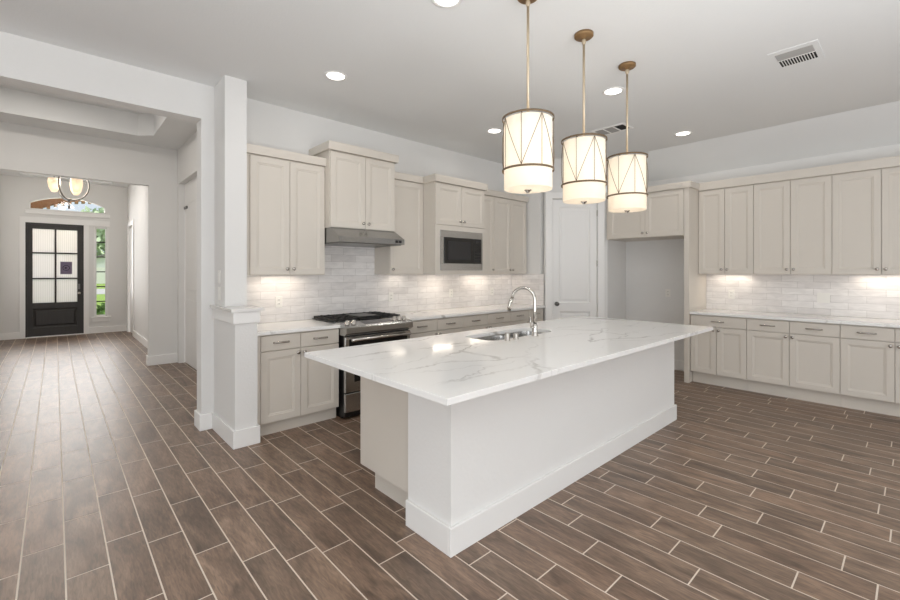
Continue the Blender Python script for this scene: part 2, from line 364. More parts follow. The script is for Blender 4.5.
# ------------------------------------------------------------------ floor
def floor():
    bm = bmesh.new(); lay = bm.faces.layers.float.new('rnd')
    P, L, G, X0 = 0.1608, 0.6245, 0.0068, 0.0365
    known = {-2: 2.88, -1: 3.036, 0: 2.673, 1: 2.896, 2: 2.743, 3: 2.47, 4: 2.25, 5: 2.736, 11: .943, 12: 1.148, 13: 1.335, 14: .855,
             15: 1.011, 16: .748, 17: .872, 18: .62, 19: .36, 20: .10, 21: .548, 22: .16, 23: .366, 24: .145, 25: .01, 26: .231, 27: .391, 28: .126, 29: .62, 30: .285, 31: .148}
    xa, xb, ya, yb = -4.1, 6.78, -4.6, 13.02
    rnd = random.Random(3)
    def quad(x0, x1, y0, y1, z, mi, val):
        f = bm.faces.new([bm.verts.new(p) for p in ((x0, y0, z), (x1, y0, z), (x1, y1, z), (x0, y1, z))])
        f.material_index = mi; f[lay] = val
    for c in range(int((xa - X0) / P) - 1, int((xb - X0) / P) + 1):
        x0 = X0 + c * P; x1 = x0 + P
        if x1 < xa or x0 > xb: continue
        off = known.get(c, rnd.random() * L)
        k = int((ya - off) / L) - 1
        y = off + k * L
        while y < yb:
            a, b = max(y + G / 2, ya), min(y + L - G / 2, yb)
            if b - a > 0.01: quad(max(x0 + G / 2, xa), min(x1 - G / 2, xb), a, b, 0, 0, rnd.random())
            y += L
    quad(xa, xb, ya, yb, -0.0012, 1, 0.5)
    # slab below
    r = bmesh.ops.create_cube(bm, size=1)
    for v in r['verts']: v.co = Vector((v.co.x * (xb - xa) + (xa + xb) / 2, v.co.y * (yb - ya) + (ya + yb) / 2, v.co.z * 0.12 - 0.0632))
    for f in {f for v in r['verts'] for f in v.link_faces}: f.material_index = 1
    me = bpy.data.meshes.new('floor'); bm.to_mesh(me); bm.free()
    me.materials.append(M['plank']); me.materials.append(M['grout'])
    o = bpy.data.objects.new('floor', me); COL.objects.link(o); o['kind'] = 'structure'
floor()

# ------------------------------------------------------------------ walls and ceilings
c = MB()
c.prism([(-4.1, ZC), (6.15, ZC), (XW + 0.12, 2.72), (XW + 0.12, 3.3), (-4.1, 3.3)], 1, -4.6, 4.44)
struct('ceiling', c, M['ceil'])
# wall between kitchen/living and the hall, with the wide cased opening
w = MB(); w.box(-4.1, -1.5, 4.36, 4.53, 0, 3.7).box(-1.5, 0.97, 4.36, 4.53, 2.805, 3.7).box(0.97, 1.075, 4.36, 4.53, 0, 3.7)
struct('wall_header', w, M['wall'])
w = MB(); w.box(1.075, XW + .1, RW, 4.53, 0, 3.7)
struct('wall_range', w, M['wall'])
struct('wall_right', bx(XW, XW + 0.12, -4.6, 4.42, 0, 3.2), M['wall'])
# corner pantry walls
struct('wall_pantry_side', bx(5.405, 5.50, 3.86, RW, 0, 3.2), M['wall'])
DA, DB = Vector((5.405, 3.785)), Vector((6.06, 3.13))
def diag(mb_box, name, m, parent=None):      # local frame: x along the diagonal from DA to DB, -y into the kitchen
    return mb_box
DROT = math.atan2(DB.y - DA.y, DB.x - DA.x); DLEN = (DB - DA).length
wd = MB(); wd.box(0, 0.115, 0, 0.10, 0, 3.2).box(0.78, DLEN, 0, 0.10, 0, 3.2).box(0.115, 0.78, 0, 0.10, 2.52, 3.2)
struct('wall_pantry', wd, M['wall'], loc=(DA.x, DA.y, 0), rz=DROT)
struct('wall_alcove', bx(6.06, XW, 3.13, 3.22, 0, 3.2), M['wall'])
# stub wall at the end of the range run: lower half, cap and the narrower post above it
struct('wall_pillar', bx(1.07, 1.245, 3.73, 4.36, 0, 1.10).box(1.075, 1.254, 4.03, 4.40, 1.10, ZC + .02), M['wall'])
struct('trim_pillar', bx(1.054, 1.262, 3.714, 4.36, 1.005, 1.102, bev=0.003), M['trim'])
# living room behind the camera
wr = MB()
wr.box(-4.1, -2.95, -4.6, -4.48, 0, 3.2).box(-0.25, 1.25, -4.6, -4.48, 0, 3.2).box(3.95, XW + .1, -4.6, -4.48, 0, 3.2)
for a, b in ((-2.95, -0.25), (1.25, 3.95)): wr.box(a, b, -4.6, -4.48, 0, 0.1).box(a, b, -4.6, -4.48, 2.5, 3.2)
struct('wall_rear', wr, M['wall'])
wl = MB(); wl.box(-4.1, -3.98, -4.6, -1.15, 0, 3.2).box(-4.1, -3.98, 1.55, 4.53, 0, 3.2).box(-4.1, -3.98, -1.15, 1.55, 0, 0.1).box(-4.1, -3.98, -1.15, 1.55, 2.5, 3.2)
struct('wall_left', wl, M['wall'])
for i, (a, b) in enumerate(((-2.95, -0.25), (1.25, 3.95))):
    f = MB()
    for x in (a, (a + b) / 2 - .03, b - .06): f.box(x, x + .06, -4.58, -4.50, .1, 2.5)
    for z in (.1, 2.44): f.box(a, b, -4.575, -4.505, z, z + .06)
    struct('window_%d' % (i + 1), f, M['trim'])
f = MB()
for y in (-1.15, .17, 1.49): f.box(-4.08, -4.0, y, y + .06, .1, 2.5)
for z in (.1, 2.44): f.box(-4.075, -4.005, -1.15, 1.55, z, z + .06)
struct('window_3', f, M['trim'])

# hall beyond the opening
HZ = 3.34
struct('wall_hall_left', bx(-2.1, -2.0, 4.53, 8.02, 0, 3.7), M['wall_hall'])
wh = MB(); wh.box(1.42, 1.53, 7.80, 7.90, 0, 3.7).box(1.42, 1.53, 4.53, 6.60, 0, 3.7).box(1.42, 1.53, 6.60, 7.80, 2.80, 3.7)
struct('wall_hall_right', wh, M['wall_hall'])
we = MB(); we.box(-2.1, -1.75, 7.90, 8.02, 0, 3.9).box(-1.75, 1.05, 7.90, 8.02, 2.74, 3.9).box(1.05, 1.60, 7.90, 8.02, 0, 3.9)
struct('wall_entry', we, M['wall_hall'])
ch = MB()   # tray ceiling of the hall: border at HZ around a raised centre
tx0, tx1, ty0, ty1, tr = -1.6, 1.02, 5.0, 7.42, 0.16
def octo(x0, x1, y0, y1, r): return [(x0 + r, y0), (x1 - r, y0), (x1, y0 + r), (x1, y1 - r), (x1 - r, y1), (x0 + r, y1), (x0, y1 - r), (x0, y0 + r)]
hole = octo(tx0, tx1, ty0, ty1, tr)
outer = [(tx0 + tr, 4.53), (tx1 - tr, 4.53), (1.54, ty0 + tr), (1.54, ty1 - tr), (tx1 - tr, 7.92), (tx0 + tr, 7.92), (-2.1, ty1 - tr), (-2.1, ty0 + tr)]
for i in range(8):
    j = (i + 1) % 8
    o_ = [outer[i], outer[j], hole[j], hole[i]]
    if i in (1, 3, 5, 7):
        cn = {1: (1.54, 4.53), 3: (1.54, 7.92), 5: (-2.1, 7.92), 7: (-2.1, 4.53)}[i]
        o_ = [outer[i], cn, outer[j], hole[j], hole[i]]
    ch.prism(o_, 2, HZ, HZ + 0.02)
for i in range(8):
    a, b = hole[i], hole[(i + 1) % 8]
    d = Vector((b[0] - a[0], b[1] - a[1])).normalized(); n = Vector((d.y, -d.x)) * 0.02
    ch.prism([a, b, (b[0] + n.x, b[1] + n.y), (a[0] + n.x, a[1] + n.y)], 2, HZ + .02, HZ + 0.31)
ch.prism(octo(tx0 - .05, tx1 + .05, ty0 - .05, ty1 + .05, tr), 2, HZ + .3, HZ + .34)
struct('ceiling_hall', ch, M['ceil'])
# entry foyer
FX0, FX1, FY, FZ = -0.84, 1.28, 12.90, 3.45
struct('wall_foyer_left', bx(FX0 - .1, FX0, 8.02, 13.02, 0, 3.9), M['wall_hall'])
wf = MB(); wf.box(FX1, FX1 + .1, 8.02, 8.25, 0, 3.9).box(FX1, FX1 + .1, 9.1, 11.75, 0, 3.9).box(FX1, FX1 + .1, 12.62, 13.02, 0, 3.9)
wf.box(FX1, FX1 + .1, 8.25, 9.1, 2.48, 3.9).box(FX1, FX1 + .1, 11.75, 12.62, 2.48, 3.9)
struct('wall_foyer_right', wf, M['wall_hall'])
cf = MB(); b_ = 0.30
cf.box(FX0 - .1, FX1 + .1, 8.0, 8.0 + b_ + .1, FZ, FZ + .03).box(FX0 - .1, FX1 + .1, FY - b_, FY + .12, FZ, FZ + .03)
cf.box(FX0 - .1, FX0 + b_, 8.4, FY - b_, FZ, FZ + .03).box(FX1 - b_, FX1 + .1, 8.4, FY - b_, FZ, FZ + .03)
cf.box(FX0, FX1, 8.1, FY, FZ + .25, FZ + .28)
cf.box(FX0 + b_, FX1 - b_, FY - b_, FY - b_ + .02, FZ, FZ + .25).box(FX0 + b_, FX1 - b_, 8.38, 8.4, FZ, FZ + .25)
cf.box(FX0 + b_ - .02, FX0 + b_, 8.4, FY - b_, FZ, FZ + .25).box(FX1 - b_, FX1 - b_ + .02, 8.4, FY - b_, FZ, FZ + .25)
struct('ceiling_foyer', cf, M['ceil'])
# front wall with door, sidelight and arched transom openings
DX0, DX1, DZ = -0.465, 0.485, 2.485
SX0, SX1, SZ0, SZ1 = 0.69, 0.895, 0.385, 2.46
TX0, TX1, TZ0, TZS, TZP = -0.41, 0.875, 2.775, 2.935, 3.10
def arch(n=16, x0=TX0, x1=TX1, zs=TZS, zp=TZP):
    return [(x0 + (x1 - x0) * k / n, zs + (zp - zs) * (1 - (2 * k / n - 1) ** 2)) for k in range(n + 1)]
wq = MB()
wq.box(FX0 - .1, TX0, FY, FY + .12, DZ, 3.9).box(TX1, FX1 + .1, FY, FY + .12, SZ1, 3.9)
wq.box(FX0 - .1, DX0, FY, FY + .12, 0, DZ).box(DX1, SX0, FY, FY + .12, 0, DZ).box(SX1, FX1 + .1, FY, FY + .12, 0, SZ1)
wq.box(SX0, SX1, FY, FY + .12, 0, SZ0).box(TX0, TX1, FY, FY + .12, DZ, TZ0).box(SX0, TX1, FY, FY + .12, SZ1, DZ)
ap = arch()
for k in range(16):
    (xa, za), (xb, zb) = ap[k], ap[k + 1]
    wq.prism([(xa, za), (xb, zb), (xb, 3.9), (xa, 3.9)], 1, FY, FY + .12)
struct('wall_front', wq, M['wall_hall'])

# ------------------------------------------------------------------ baseboards
BH, BT = 0.145, 0.018
b = MB(); b.box(1.07 - BT, 1.07, 3.73 - BT, 4.36, 0, BH, bev=.003).box(1.07, 1.245 + BT, 3.73 - BT, 3.73, 0, BH, bev=.003).box(1.245, 1.245 + BT, 3.73, 3.80, 0, BH)
struct('baseboard_pillar', b, M['trim'])
b = MB(); b.box(0.97 - BT, 1.052, 4.36 - BT, 4.36, 0, BH, bev=.003).box(0.97 - BT, 0.97, 4.36, 4.53 + BT, 0, BH, bev=.003).box(.97, 1.42, 4.53, 4.53 + BT, 0, BH)
struct('baseboard_opening', b, M['trim'])
b = MB(); b.box(1.05 - BT, 1.42, 7.90 - BT, 7.90, 0, BH, bev=.003).box(1.05 - BT, 1.05, 7.90, 8.02 + BT, 0, BH, bev=.003).box(-2, -1.75 + BT, 7.9 - BT, 7.9, 0, BH)
struct('baseboard_entry', b, M['trim'])
b = MB(); b.box(FX1 - BT, FX1, 9.19, 11.66, 0, BH, bev=.003).box(FX1 - BT, FX1, 12.71, FY, 0, BH).box(FX1 - BT, FX1, 8.02, 8.16, 0, BH)
struct('baseboard_foyer', b, M['trim'])
b = MB(); b.box(FX0, DX0 - .09, FY - BT, FY, 0, BH, bev=.003).box(DX1 + .09, FX1, FY - BT, FY, 0, BH, bev=.003)
struct('baseboard_front', b, M['trim'])
b = MB(); b.box(6.08, XW, 3.13 - BT, 3.13, 0, BH, bev=.003).box(XW - BT, XW, 2.05, 3.112, 0, BH, bev=.003)
struct('baseboard_alcove', b, M['trim'])
b = MB(); b.box(1.42 - BT, 1.42, 4.55, 6.5, 0, BH, bev=.003)
struct('baseboard_hall', b, M['trim'])
b = MB(); b.box(-4, -1.5, 4.36 - BT, 4.36, 0, BH).box(-3.98, -3.98 + BT, -4.4, 4.3, 0, BH)
struct('baseboard_left', b, M['trim'])

# ------------------------------------------------------------------ doors
# front door
d = MB()
for x0, x1, z0, z1 in ((DX0 + .03, -.355, .02, DZ - .03), (.375, DX1 - .03, .02, DZ - .03)): d.box(x0, x1, FY + .03, FY + .075, z0, z1)
d.box(-.355, .375, FY + .03, FY + .075, 2.36, DZ - .03).box(-.355, .375, FY + .03, FY + .075, .62, .745).box(-.355, .375, FY + .03, FY + .075, .02, .205)
d1 = struct('door_1', d, M['door_dark'])
def door_child(name, mb, m): return mb.build(name, m, d1)
door_child('frame', bx(DX0, DX0 + .03, FY + .005, FY + .11, 0, DZ).box(DX1 - .03, DX1, FY + .005, FY + .11, 0, DZ).box(DX0 + .03, DX1 - .03, FY + .005, FY + .11, DZ - .03, DZ), M['door_dark'])
door_child('panel', MB().rings(-.355, .375, .205, .62, [(0, FY + .05), (.012, FY + .058), (.03, FY + .062), (.06, FY + .045), (.07, FY + .045)], FY + .07), M['door_dark'])
rows = [(.745, 1.262), (1.290, 1.822), (1.850, 2.36)]
mu = bx(-.004, .026, FY + .028, FY + .077, .745, 2.36)
for z in (1.262, 1.822): mu.box(-.355, -.004, FY + .028, FY + .077, z, z + .028).box(.026, .375, FY + .028, FY + .077, z, z + .028)
door_child('muntin', mu, M['muntin'])
for z0, z1 in rows:
    for x0, x1 in ((-.355, -.004), (.026, .375)):
        door_child('pane', bx(x0, x1, FY + .05, FY + .056, z0, z1), M['frost'])
door_child('handle', bx(.385, .425, FY + .015, FY + .03, 1.03, 1.15, bev=.006).box(.388, .422, FY + .008, FY + .03, 1.06, 1.115, bev=.008), M['steel_dark'])
hn = MB().lathe([(.0, -.05), (.028, -.048), (.032, -.03), (.014, -.02), (.014, 0), (.03, .002), (.03, .012)], (.405, FY + .02, .94), 'Y', 16)
door_child('knob', hn, M['nickel'])
door_child('threshold', bx(DX0, DX1, FY - .01, FY + .11, 0, .02), M['trim'])
tr1 = MB(); cw = .09
tr1.box(DX0 - cw, DX0, FY - .018, FY, 0, DZ, bev=.003).box(DX1, DX1 + cw, FY - .018, FY, 0, DZ, bev=.003).box(DX0 - cw, SX1 + .06, FY - .018, FY, DZ, DZ + .12, bev=.003)
tr1.box(TX0 - .06, TX1 + .08, FY - .045, FY, TZ0 - .10, TZ0 - .015, bev=.006)
struct('trim_1', tr1, M['trim'])
# sidelight
sl = MB()
for z0, z1, x0, x1 in ((SZ0, SZ1, SX0, SX0 + .022), (SZ0, SZ1, SX1 - .022, SX1), (SZ0, SZ0 + .03, SX0, SX1), (SZ1 - .03, SZ1, SX0, SX1)): sl.box(x0, x1, FY + .02, FY + .09, z0, z1)
w4 = struct('window_4', sl, M['trim'])
mu = MB()
for k in range(1, 6):
    z = SZ0 + (SZ1 - SZ0) * k / 6; mu.box(SX0 + .02, SX1 - .02, FY + .04, FY + .07, z - .012, z + .012)
mu.build('muntin', M['muntin'], w4)
bx(SX0 + .02, SX1 - .02, FY + .052, FY + .058, SZ0 + .02, SZ1 - .02).build('pane', M['glass'], w4)
bx(SX0 - .08, SX1 + .08, FY - .05, FY + .02, SZ0 - .03, SZ0, bev=.005).box(SX0 - .06, SX1 + .06, FY - .016, FY, SZ0 - .12, SZ0 - .03, bev=.003).build('sill', M['trim'], w4)
bx(SX0 - .03, SX0, FY - .012, FY, SZ0, SZ1, bev=.002).box(SX1, SX1 + .03, FY - .012, FY, SZ0, SZ1, bev=.002).build('casing', M['trim'], w4)
# transom
tw = MB(); tw.box(TX0, TX1, FY + .03, FY + .09, TZ0, TZ0 + .022)
a1 = arch(); a2 = arch(16, TX0, TX1, TZS - .025, TZP - .025)
for k in range(16):
    tw.prism([a2[k], a2[k + 1], a1[k + 1], a1[k]], 1, FY + .03, FY + .09)
tw.box(TX0, TX0 + .022, FY + .03, FY + .09, TZ0, TZS).box(TX1 - .022, TX1, FY + .03, FY + .09, TZ0, TZS)
w5 = struct('window_5', tw, M['trim'])
MB().prism([(TX0, TZ0)] + [(TX1, TZ0)] + arch()[::-1], 1, FY + .055, FY + .06).build('pane', M['glass'], w5)

# pantry door in the diagonal wall (local frame along the diagonal)
def shaker(x0, x1, z0, z1, rail=.057, y=0.0, t=.02, mat_=None):
    return MB().rings(x0, x1, z0, z1, [(0, y + .0015), (.0015, y), (rail, y), (rail + .004, y + .004), (rail + .014, y + .0055), (rail + .018, y + .010)], y + t)
pd = MB()
px0, px1, pz = .118, .777, 2.512
pd.box(px0, px0 + .10, .02, .055, .01, pz).box(px1 - .10, px1, .02, .055, .01, pz)
pd.box(px0 + .10, px1 - .10, .02, .055, pz - .12, pz).box(px0 + .10, px1 - .10, .02, .055, .83, .96).box(px0 + .10, px1 - .10, .02, .055, .01, .24)
d2 = struct('door_2', pd, M['trim'], loc=(DA.x, DA.y, 0), rz=DROT)
for z0, z1 in ((.96, pz - .12), (.24, .83)):
    MB().rings(px0 + .10, px1 - .10, z0, z1, [(0, .022), (.012, .034), (.03, .036), (.05, .03), (.055, .03)], .05).build('panel', M['trim'], d2)
MB().lathe([(0, -.055), (.022, -.05), (.03, -.035), (.024, -.02), (.011, -.012), (.011, .0), (.032, .004), (.032, .012), (0, .012)], (px0 + .065, .012, .945), 'Y', 20).build('knob', M['steel_dark'], d2)
for z in (.35, 1.55, 2.3):
    bx(px1 - .004, px1 + .012, -.004, .02, z - .045, z + .045, bev=.002).build('hinge', M['nickel'], d2)
cs = MB(); cs.box(.015, .115, -.018, 0, 0, pz + .008, bev=.003).box(.78, .88, -.018, 0, 0, pz + .008, bev=.003).box(.015, .88, -.018, 0, pz + .008, pz + .10, bev=.003)
struct('trim_2', cs, M['trim'], loc=(DA.x, DA.y, 0), rz=DROT)
# hall and foyer side doors
d3 = struct('door_3', bx(1.505, 1.54, 6.62, 7.79, 0.01, 2.47), M['trim'])
for ya_, yb_ in ((6.74, 7.67),):
    for z0, z1 in ((.25, 1.0), (1.15, 2.35)): bx(1.497, 1.506, ya_, yb_, z0, z1, bev=.003).build('panel', M['trim'], d3)
bx(1.485, 1.505, 7.60, 7.78, 2.40, 2.44, bev=.002).build('header_shadow', M['steel_dark'], d3)  # dark bar standing in for the shadow at the door header
struct('trim_3', bx(1.50, 1.56, 6.6, 7.8, 2.47, 2.80), M['trim'])
d4 = struct('door_4', bx(FX1 + .02, FX1 + .055, 8.27, 9.08, .01, 2.45), M['trim'])
for z0, z1 in ((.25, 1.0), (1.15, 2.3)): bx(FX1 + .012, FX1 + .021, 8.4, 8.95, z0, z1, bev=.003).build('panel', M['trim'], d4)
MB().lathe([(0, -.06), (.024, -.055), (.03, -.04), (.012, -.02), (.012, 0), (.03, .003), (.03, .01)], (FX1 + .01, 8.36, 1.0), 'X', 16).build('knob', M['steel_dark'], d4)
d5 = struct('door_5', bx(FX1 + .03, FX1 + .065, 11.77, 12.60, .01, 2.45), M['trim'])
bx(FX1 + .022, FX1 + .031, 11.9, 12.47, .25, 2.3, bev=.003).build('panel', M['trim'], d5)
t = MB()
for y0, y1 in ((8.25, 9.1), (11.75, 12.62)):
    t.box(FX1 - .018, FX1, y0 - .09, y0, 0, 2.48, bev=.003).box(FX1 - .018, FX1, y1, y1 + .09, 0, 2.48, bev=.003).box(FX1 - .018, FX1, y0 - .09, y1 + .09, 2.48, 2.57, bev=.003)
struct('trim_4', t, M['trim'])

# ------------------------------------------------------------------ backsplash
bs = MB(); bs.box(1.25, 5.398, RW - .009, RW, .914, 1.395).box(2.03, 2.825, RW - .009, RW, 1.395, 1.88)
struct('wall_range_backsplash', bs, M['tile_x'])
struct('wall_pantry_backsplash', bx(5.396, 5.405, 3.80, RW - .009, .914, 1.395), M['tile_y'])
struct('wall_right_backsplash', bx(XW - .009, XW, -1.05, 1.985, .914, 1.395), M['tile_y'])

# ------------------------------------------------------------------ cabinet builders (local: x right, front faces -y, z up)
def pull(x, z, L=.132):
    pts = []
    for k in range(13):
        u = -1 + k / 6; a = abs(u)
        y = -.030 + .008 * a ** 2 if a < .84 else -.030 + .006 + (a - .84) / .16 * .026
        pts.append((x + u * L / 2, min(y, .0), z + .004 * (1 - a * a)))
    return MB().tube(pts, [.0075 if 0 < k < 12 else .009 for k in range(13)], 8)
def knobmesh(x, z):
    return MB().lathe([(0, -.031), (.011, -.030), (.0165, -.025), (.0155, -.018), (.007, -.013), (.007, -.003), (.010, 0)], (x, 0, z), 'Y', 16)
def add_door(root, x0, x1, z0, z1, knob=None, rail=.057):
    d_ = shaker(x0, x1, z0, z1, rail).build('door', M['cream'], root)
    if knob: knobmesh(*knob).build('knob', M['nickel'], d_)
    return d_
def add_drawer(root, x0, x1, z0, z1, slab=True):
    d_ = MB().rings(x0, x1, z0, z1, [(0, .002), (.002, 0)], .02).build('drawer', M['cream'], root)
    pull((x0 + x1) / 2, (z0 + z1) / 2).build('handle', M['nickel'], d_)
    return d_
g = .0022
def base_cab(loc, rz, label, bounds, drawers, toe, toe_rec, depth, group, knobs=None):
    """bounds: door edges (local x); drawers: list of (x0,x1)"""
    r = thing('base_cabinet', label, 'cabinet', loc, rz, group)
    x0, x1 = bounds[0], bounds[-1]
    bx(x0 + .0005, x1 - .0005, .021, depth, toe, .884).build('body', M['cream'], r)
    bx(x0 + .0005, x1 - .0005, toe_rec, toe_rec + .02, 0, toe).build('toe_kick', M['cream'], r)
    for a, b_ in drawers: add_drawer(r, a + g, b_ - g, .742, .872)
    n = len(bounds) - 1
    for i in range(n):
        a, b_ = bounds[i], bounds[i + 1]
        side = (knobs[i] if knobs else ('r' if i % 2 == 0 else 'l'))
        kx = b_ - .03 if side == 'r' else a + .03
        add_door(r, a + g, b_ - g, toe + .004, .734, (kx, .700))
    return r
def wall_cab(loc, rz, label, xb, doors, z0, zd0, zd1, depth, ztop, group, crown_l=True, crown_r=True, over=.022, knob_z=None, knobs=None, name='wall_cabinet', crown_back=None):
    """xb: body x range; doors: list of edges; knob list"""
    r = thing(name, label, 'cabinet', loc, rz, group)
    bx(xb[0], xb[1], .021, depth, z0, zd1 + .02).build('body', M['cream'], r)
    kz = knob_z if knob_z else zd0 + .055
    for i in range(len(doors) - 1):
        side = knobs[i] if knobs else ('r' if i % 2 == 0 else 'l')
        kx = doors[i + 1] - .032 if side == 'r' else doors[i] + .032
        add_door(r, doors[i] + g, doors[i + 1] - g, zd0, zd1, (kx, kz))
    cr = MB(); cl = xb[0] - (over if crown_l and not crown_back else 0); c_r = xb[1] + (over if crown_r and not crown_back else 0)
    if crown_back:
        cr.box(xb[0] - over, xb[0], -over - .006, crown_back, zd1 + .012, ztop).box(xb[1], xb[1] + over, -over - .006, crown_back, zd1 + .012, ztop)
    cr.prism([(-over + .004, zd1 + .012), (.03, zd1 + .012), (depth, zd1 + .012), (depth, ztop), (-over - .006, ztop), (-over - .006, ztop - .02)], 0, cl, c_r)
    cr.build('crown_moulding', M['cream'], r)
    return r

# ---- range wall base run.  door fronts at world y = 3.80
FYB = 3.80
GB = 'cream base cabinets along the range wall'
DPT = RW - FYB - .001
base_cab((0, FYB, 0), 0, 'cream two-door base cabinet between the white stub wall and the stove', [1.295, 1.648, 2.030], [(1.295, 1.648), (1.648, 2.030)], .115, .06, DPT, GB)
bx(1.264, 1.2945, .005, DPT, 0, .884).build('body', M['cream'], bpy.data.objects['base_cabinet'])
base_cab((0, FYB, 0), 0, 'cream two-drawer base cabinet immediately right of the stove', [2.83, 3.29, 3.71], [(2.83, 3.29), (3.29, 3.71)], .115, .06, DPT, GB)
base_cab((0, FYB, 0), 0, 'middle cream two-drawer base cabinet of the run right of the stove', [3.71, 4.16, 4.63], [(3.71, 4.16), (4.16, 4.63)], .115, .06, DPT, GB)
base_cab((0, FYB, 0), 0, 'cream two-drawer base cabinet against the pantry wall, behind the faucet', [4.63, 5.03, 5.395], [(4.63, 5.03), (5.03, 5.395)], .115, .06, DPT, GB)

# ---- range wall uppers
GU = 'cream wall cabinets along the range wall'
UY = 4.09; UD = RW - UY - .001
wall_cab((0, UY, 0), 0, 'tall cream two-door wall cabinet left of the range hood beside the white post', (1.262, 2.029), [1.30, 1.666, 2.027], 1.396, 1.400, 2.490, UD, 2.578, GU, crown_l=False, crown_r=False)
HY = 3.985
wall_cab((0, HY, 0), 0, 'raised cream two-door cabinet directly above the steel range hood', (2.030, 2.822), [2.034, 2.438, 2.818], 1.876, 1.882, 2.642, RW - HY - .001, 2.734, GU, over=.028)
wall_cab((0, UY, 0), 0, 'cream single-door wall cabinet between the hood cabinet and the microwave cabinet', (2.824, 3.318), [2.828, 3.318], 1.396, 1.400, 2.490, UD, 2.578, GU, crown_l=False, crown_r=False, knobs=['l'])
MY = 3.87
mwc = wall_cab((0, MY, 0), 0, 'deep cream cabinet with two short doors holding the built-in microwave', (3.32, 4.178), [3.324, 3.755, 4.174], 1.99, 1.995, 2.488, RW - MY - .001, 2.582, GU, name='microwave_cabinet', over=.026, crown_back=UY - MY - .032)
nb = bx(3.32, 3.40, .0, .03, 1.398, 1.99).box(4.112, 4.178, .0, .03, 1.398, 1.99).box(3.40, 4.112, 0, .03, 1.398, 1.452).box(3.40, 4.112, 0, .03, 1.922, 1.99)
nb.box(3.32, 3.345, .03, RW - MY - .001, 1.398, 1.99).box(4.153, 4.178, .03, RW - MY - .001, 1.398, 1.99).box(3.345, 4.153, .03, RW - MY - .001, 1.398, 1.42).box(3.345, 4.153, .45, .47, 1.42, 1.99)
nb.build('niche_surround', M['cream'], mwc)
wall_cab((0, UY, 0), 0, 'cream three-door wall cabinet between the microwave cabinet and the pantry wall', (4.18, 5.385), [4.184, 4.612, 4.985, 5.365], 1.396, 1.400, 2.490, UD, 2.578, GU, crown_l=False, crown_r=False, knobs=['r', 'r', 'l'])

# ---- right wall base run. door fronts at world x = 6.03; local x = -(world y)
GR = 'cream base cabinets along the right wall'
R90 = -PI / 2
RX = 6.03; RD = XW - RX - .001
base_cab((RX, 0, 0), R90, 'cream base cabinet with one wide drawer over two narrow doors beside refrigerator panel', [-1.983, -1.690, -1.374], [(-1.983, -1.374)], .145, .085, RD, GR)
base_cab((RX, 0, 0), R90, 'cream base cabinet with two drawers and two doors in the middle of the right-hand run', [-1.374, -.971, -.55], [(-1.374, -.971), (-.971, -.55)], .145, .085, RD, GR)
base_cab((RX, 0, 0), R90, 'cream base cabinet with two drawers, cut off by the right edge of the photo', [-.55, -.152, .25], [(-.55, -.152), (-.152, .25)], .145, .085, RD, GR)
base_cab((RX, 0, 0), R90, 'cream base cabinet beyond the right edge, last of the right-hand run', [.25, .65, 1.05], [(.25, .65), (.65, 1.05)], .145, .085, RD, GR)
GRU = 'cream wall cabinets along the right wall'
UX = 6.33; URD = XW - UX - .001
for lab, ed in (('tall cream wall cabinet with two narrow doors beside the refrigerator panel', [-1.985, -1.68, -1.37]),
                ('tall cream two-door wall cabinet in the middle of the right wall', [-1.37, -1.01, -.644]),
                ('tall cream two-door wall cabinet cut off by the right edge of the photo', [-.644, -.257, .13]),
                ('tall cream two-door wall cabinet beyond the right edge, last on the right wall', [.13, .55, .97])):
    wall_cab((UX, 0, 0), R90, lab, (ed[0] + .0005, ed[-1] - .0005), ed, 1.396, 1.400, 2.492, URD, 2.605, GRU, crown_l=False, crown_r=False)
# over-refrigerator cabinet and tall side panel
FXF = 5.99
wall_cab((FXF, 0, 0), R90, 'short cream two-door cabinet over the empty refrigerator alcove', (-3.115, -2.047), [-3.075, -2.545, -2.05], 1.90, 1.905, 2.50, XW - FXF - .001, 2.588, GRU, name='refrigerator_cabinet', crown_l=False, crown_r=False)
fp = thing('tall_end_panel', 'tall cream end panel standing between the refrigerator alcove and the right counter', 'panel', (FXF, 0, 0), R90)
bx(-2.046, -1.987, 0, XW - FXF - .001, 0, 2.588, bev=.001).build('board', M['cream'], fp)
bx(-2.0465, -1.986, -.028, XW - FXF - .335, 2.512, 2.5885).box(-1.9865, -1.960, -.028, XW - FXF - .37, 2.512, 2.5885).build('crown_moulding', M['cream'], fp)

# ------------------------------------------------------------------ worktops
tag(bx(1.256, 2.033, 3.775, RW - .0095, .8845, .9145, bev=.003).build('worktop', M['marble']), 'short white veined countertop left of the stove', 'countertop', 'white veined worktops')
tag(bx(2.826, 5.395, 3.775, RW - .0095, .8845, .9145, bev=.003).build('worktop', M['marble']), 'long white veined countertop along the wall right of the stove', 'countertop', 'white veined worktops')
tag(bx(6.0, XW - .0095, -1.06, 1.986, .8845, .9145, bev=.003).build('worktop', M['marble']), 'white veined countertop along the right wall', 'countertop', 'white veined worktops')
tag(MB().prism([(1.035, 3.70), (1.295, 3.70), (1.295, 4.026), (1.072, 4.026), (1.072, 4.355), (1.035, 4.355)], 2, 1.1025, 1.127).build('countertop', M['quartz_plain']), 'small white stone cap on top of the low stub wall', 'countertop')

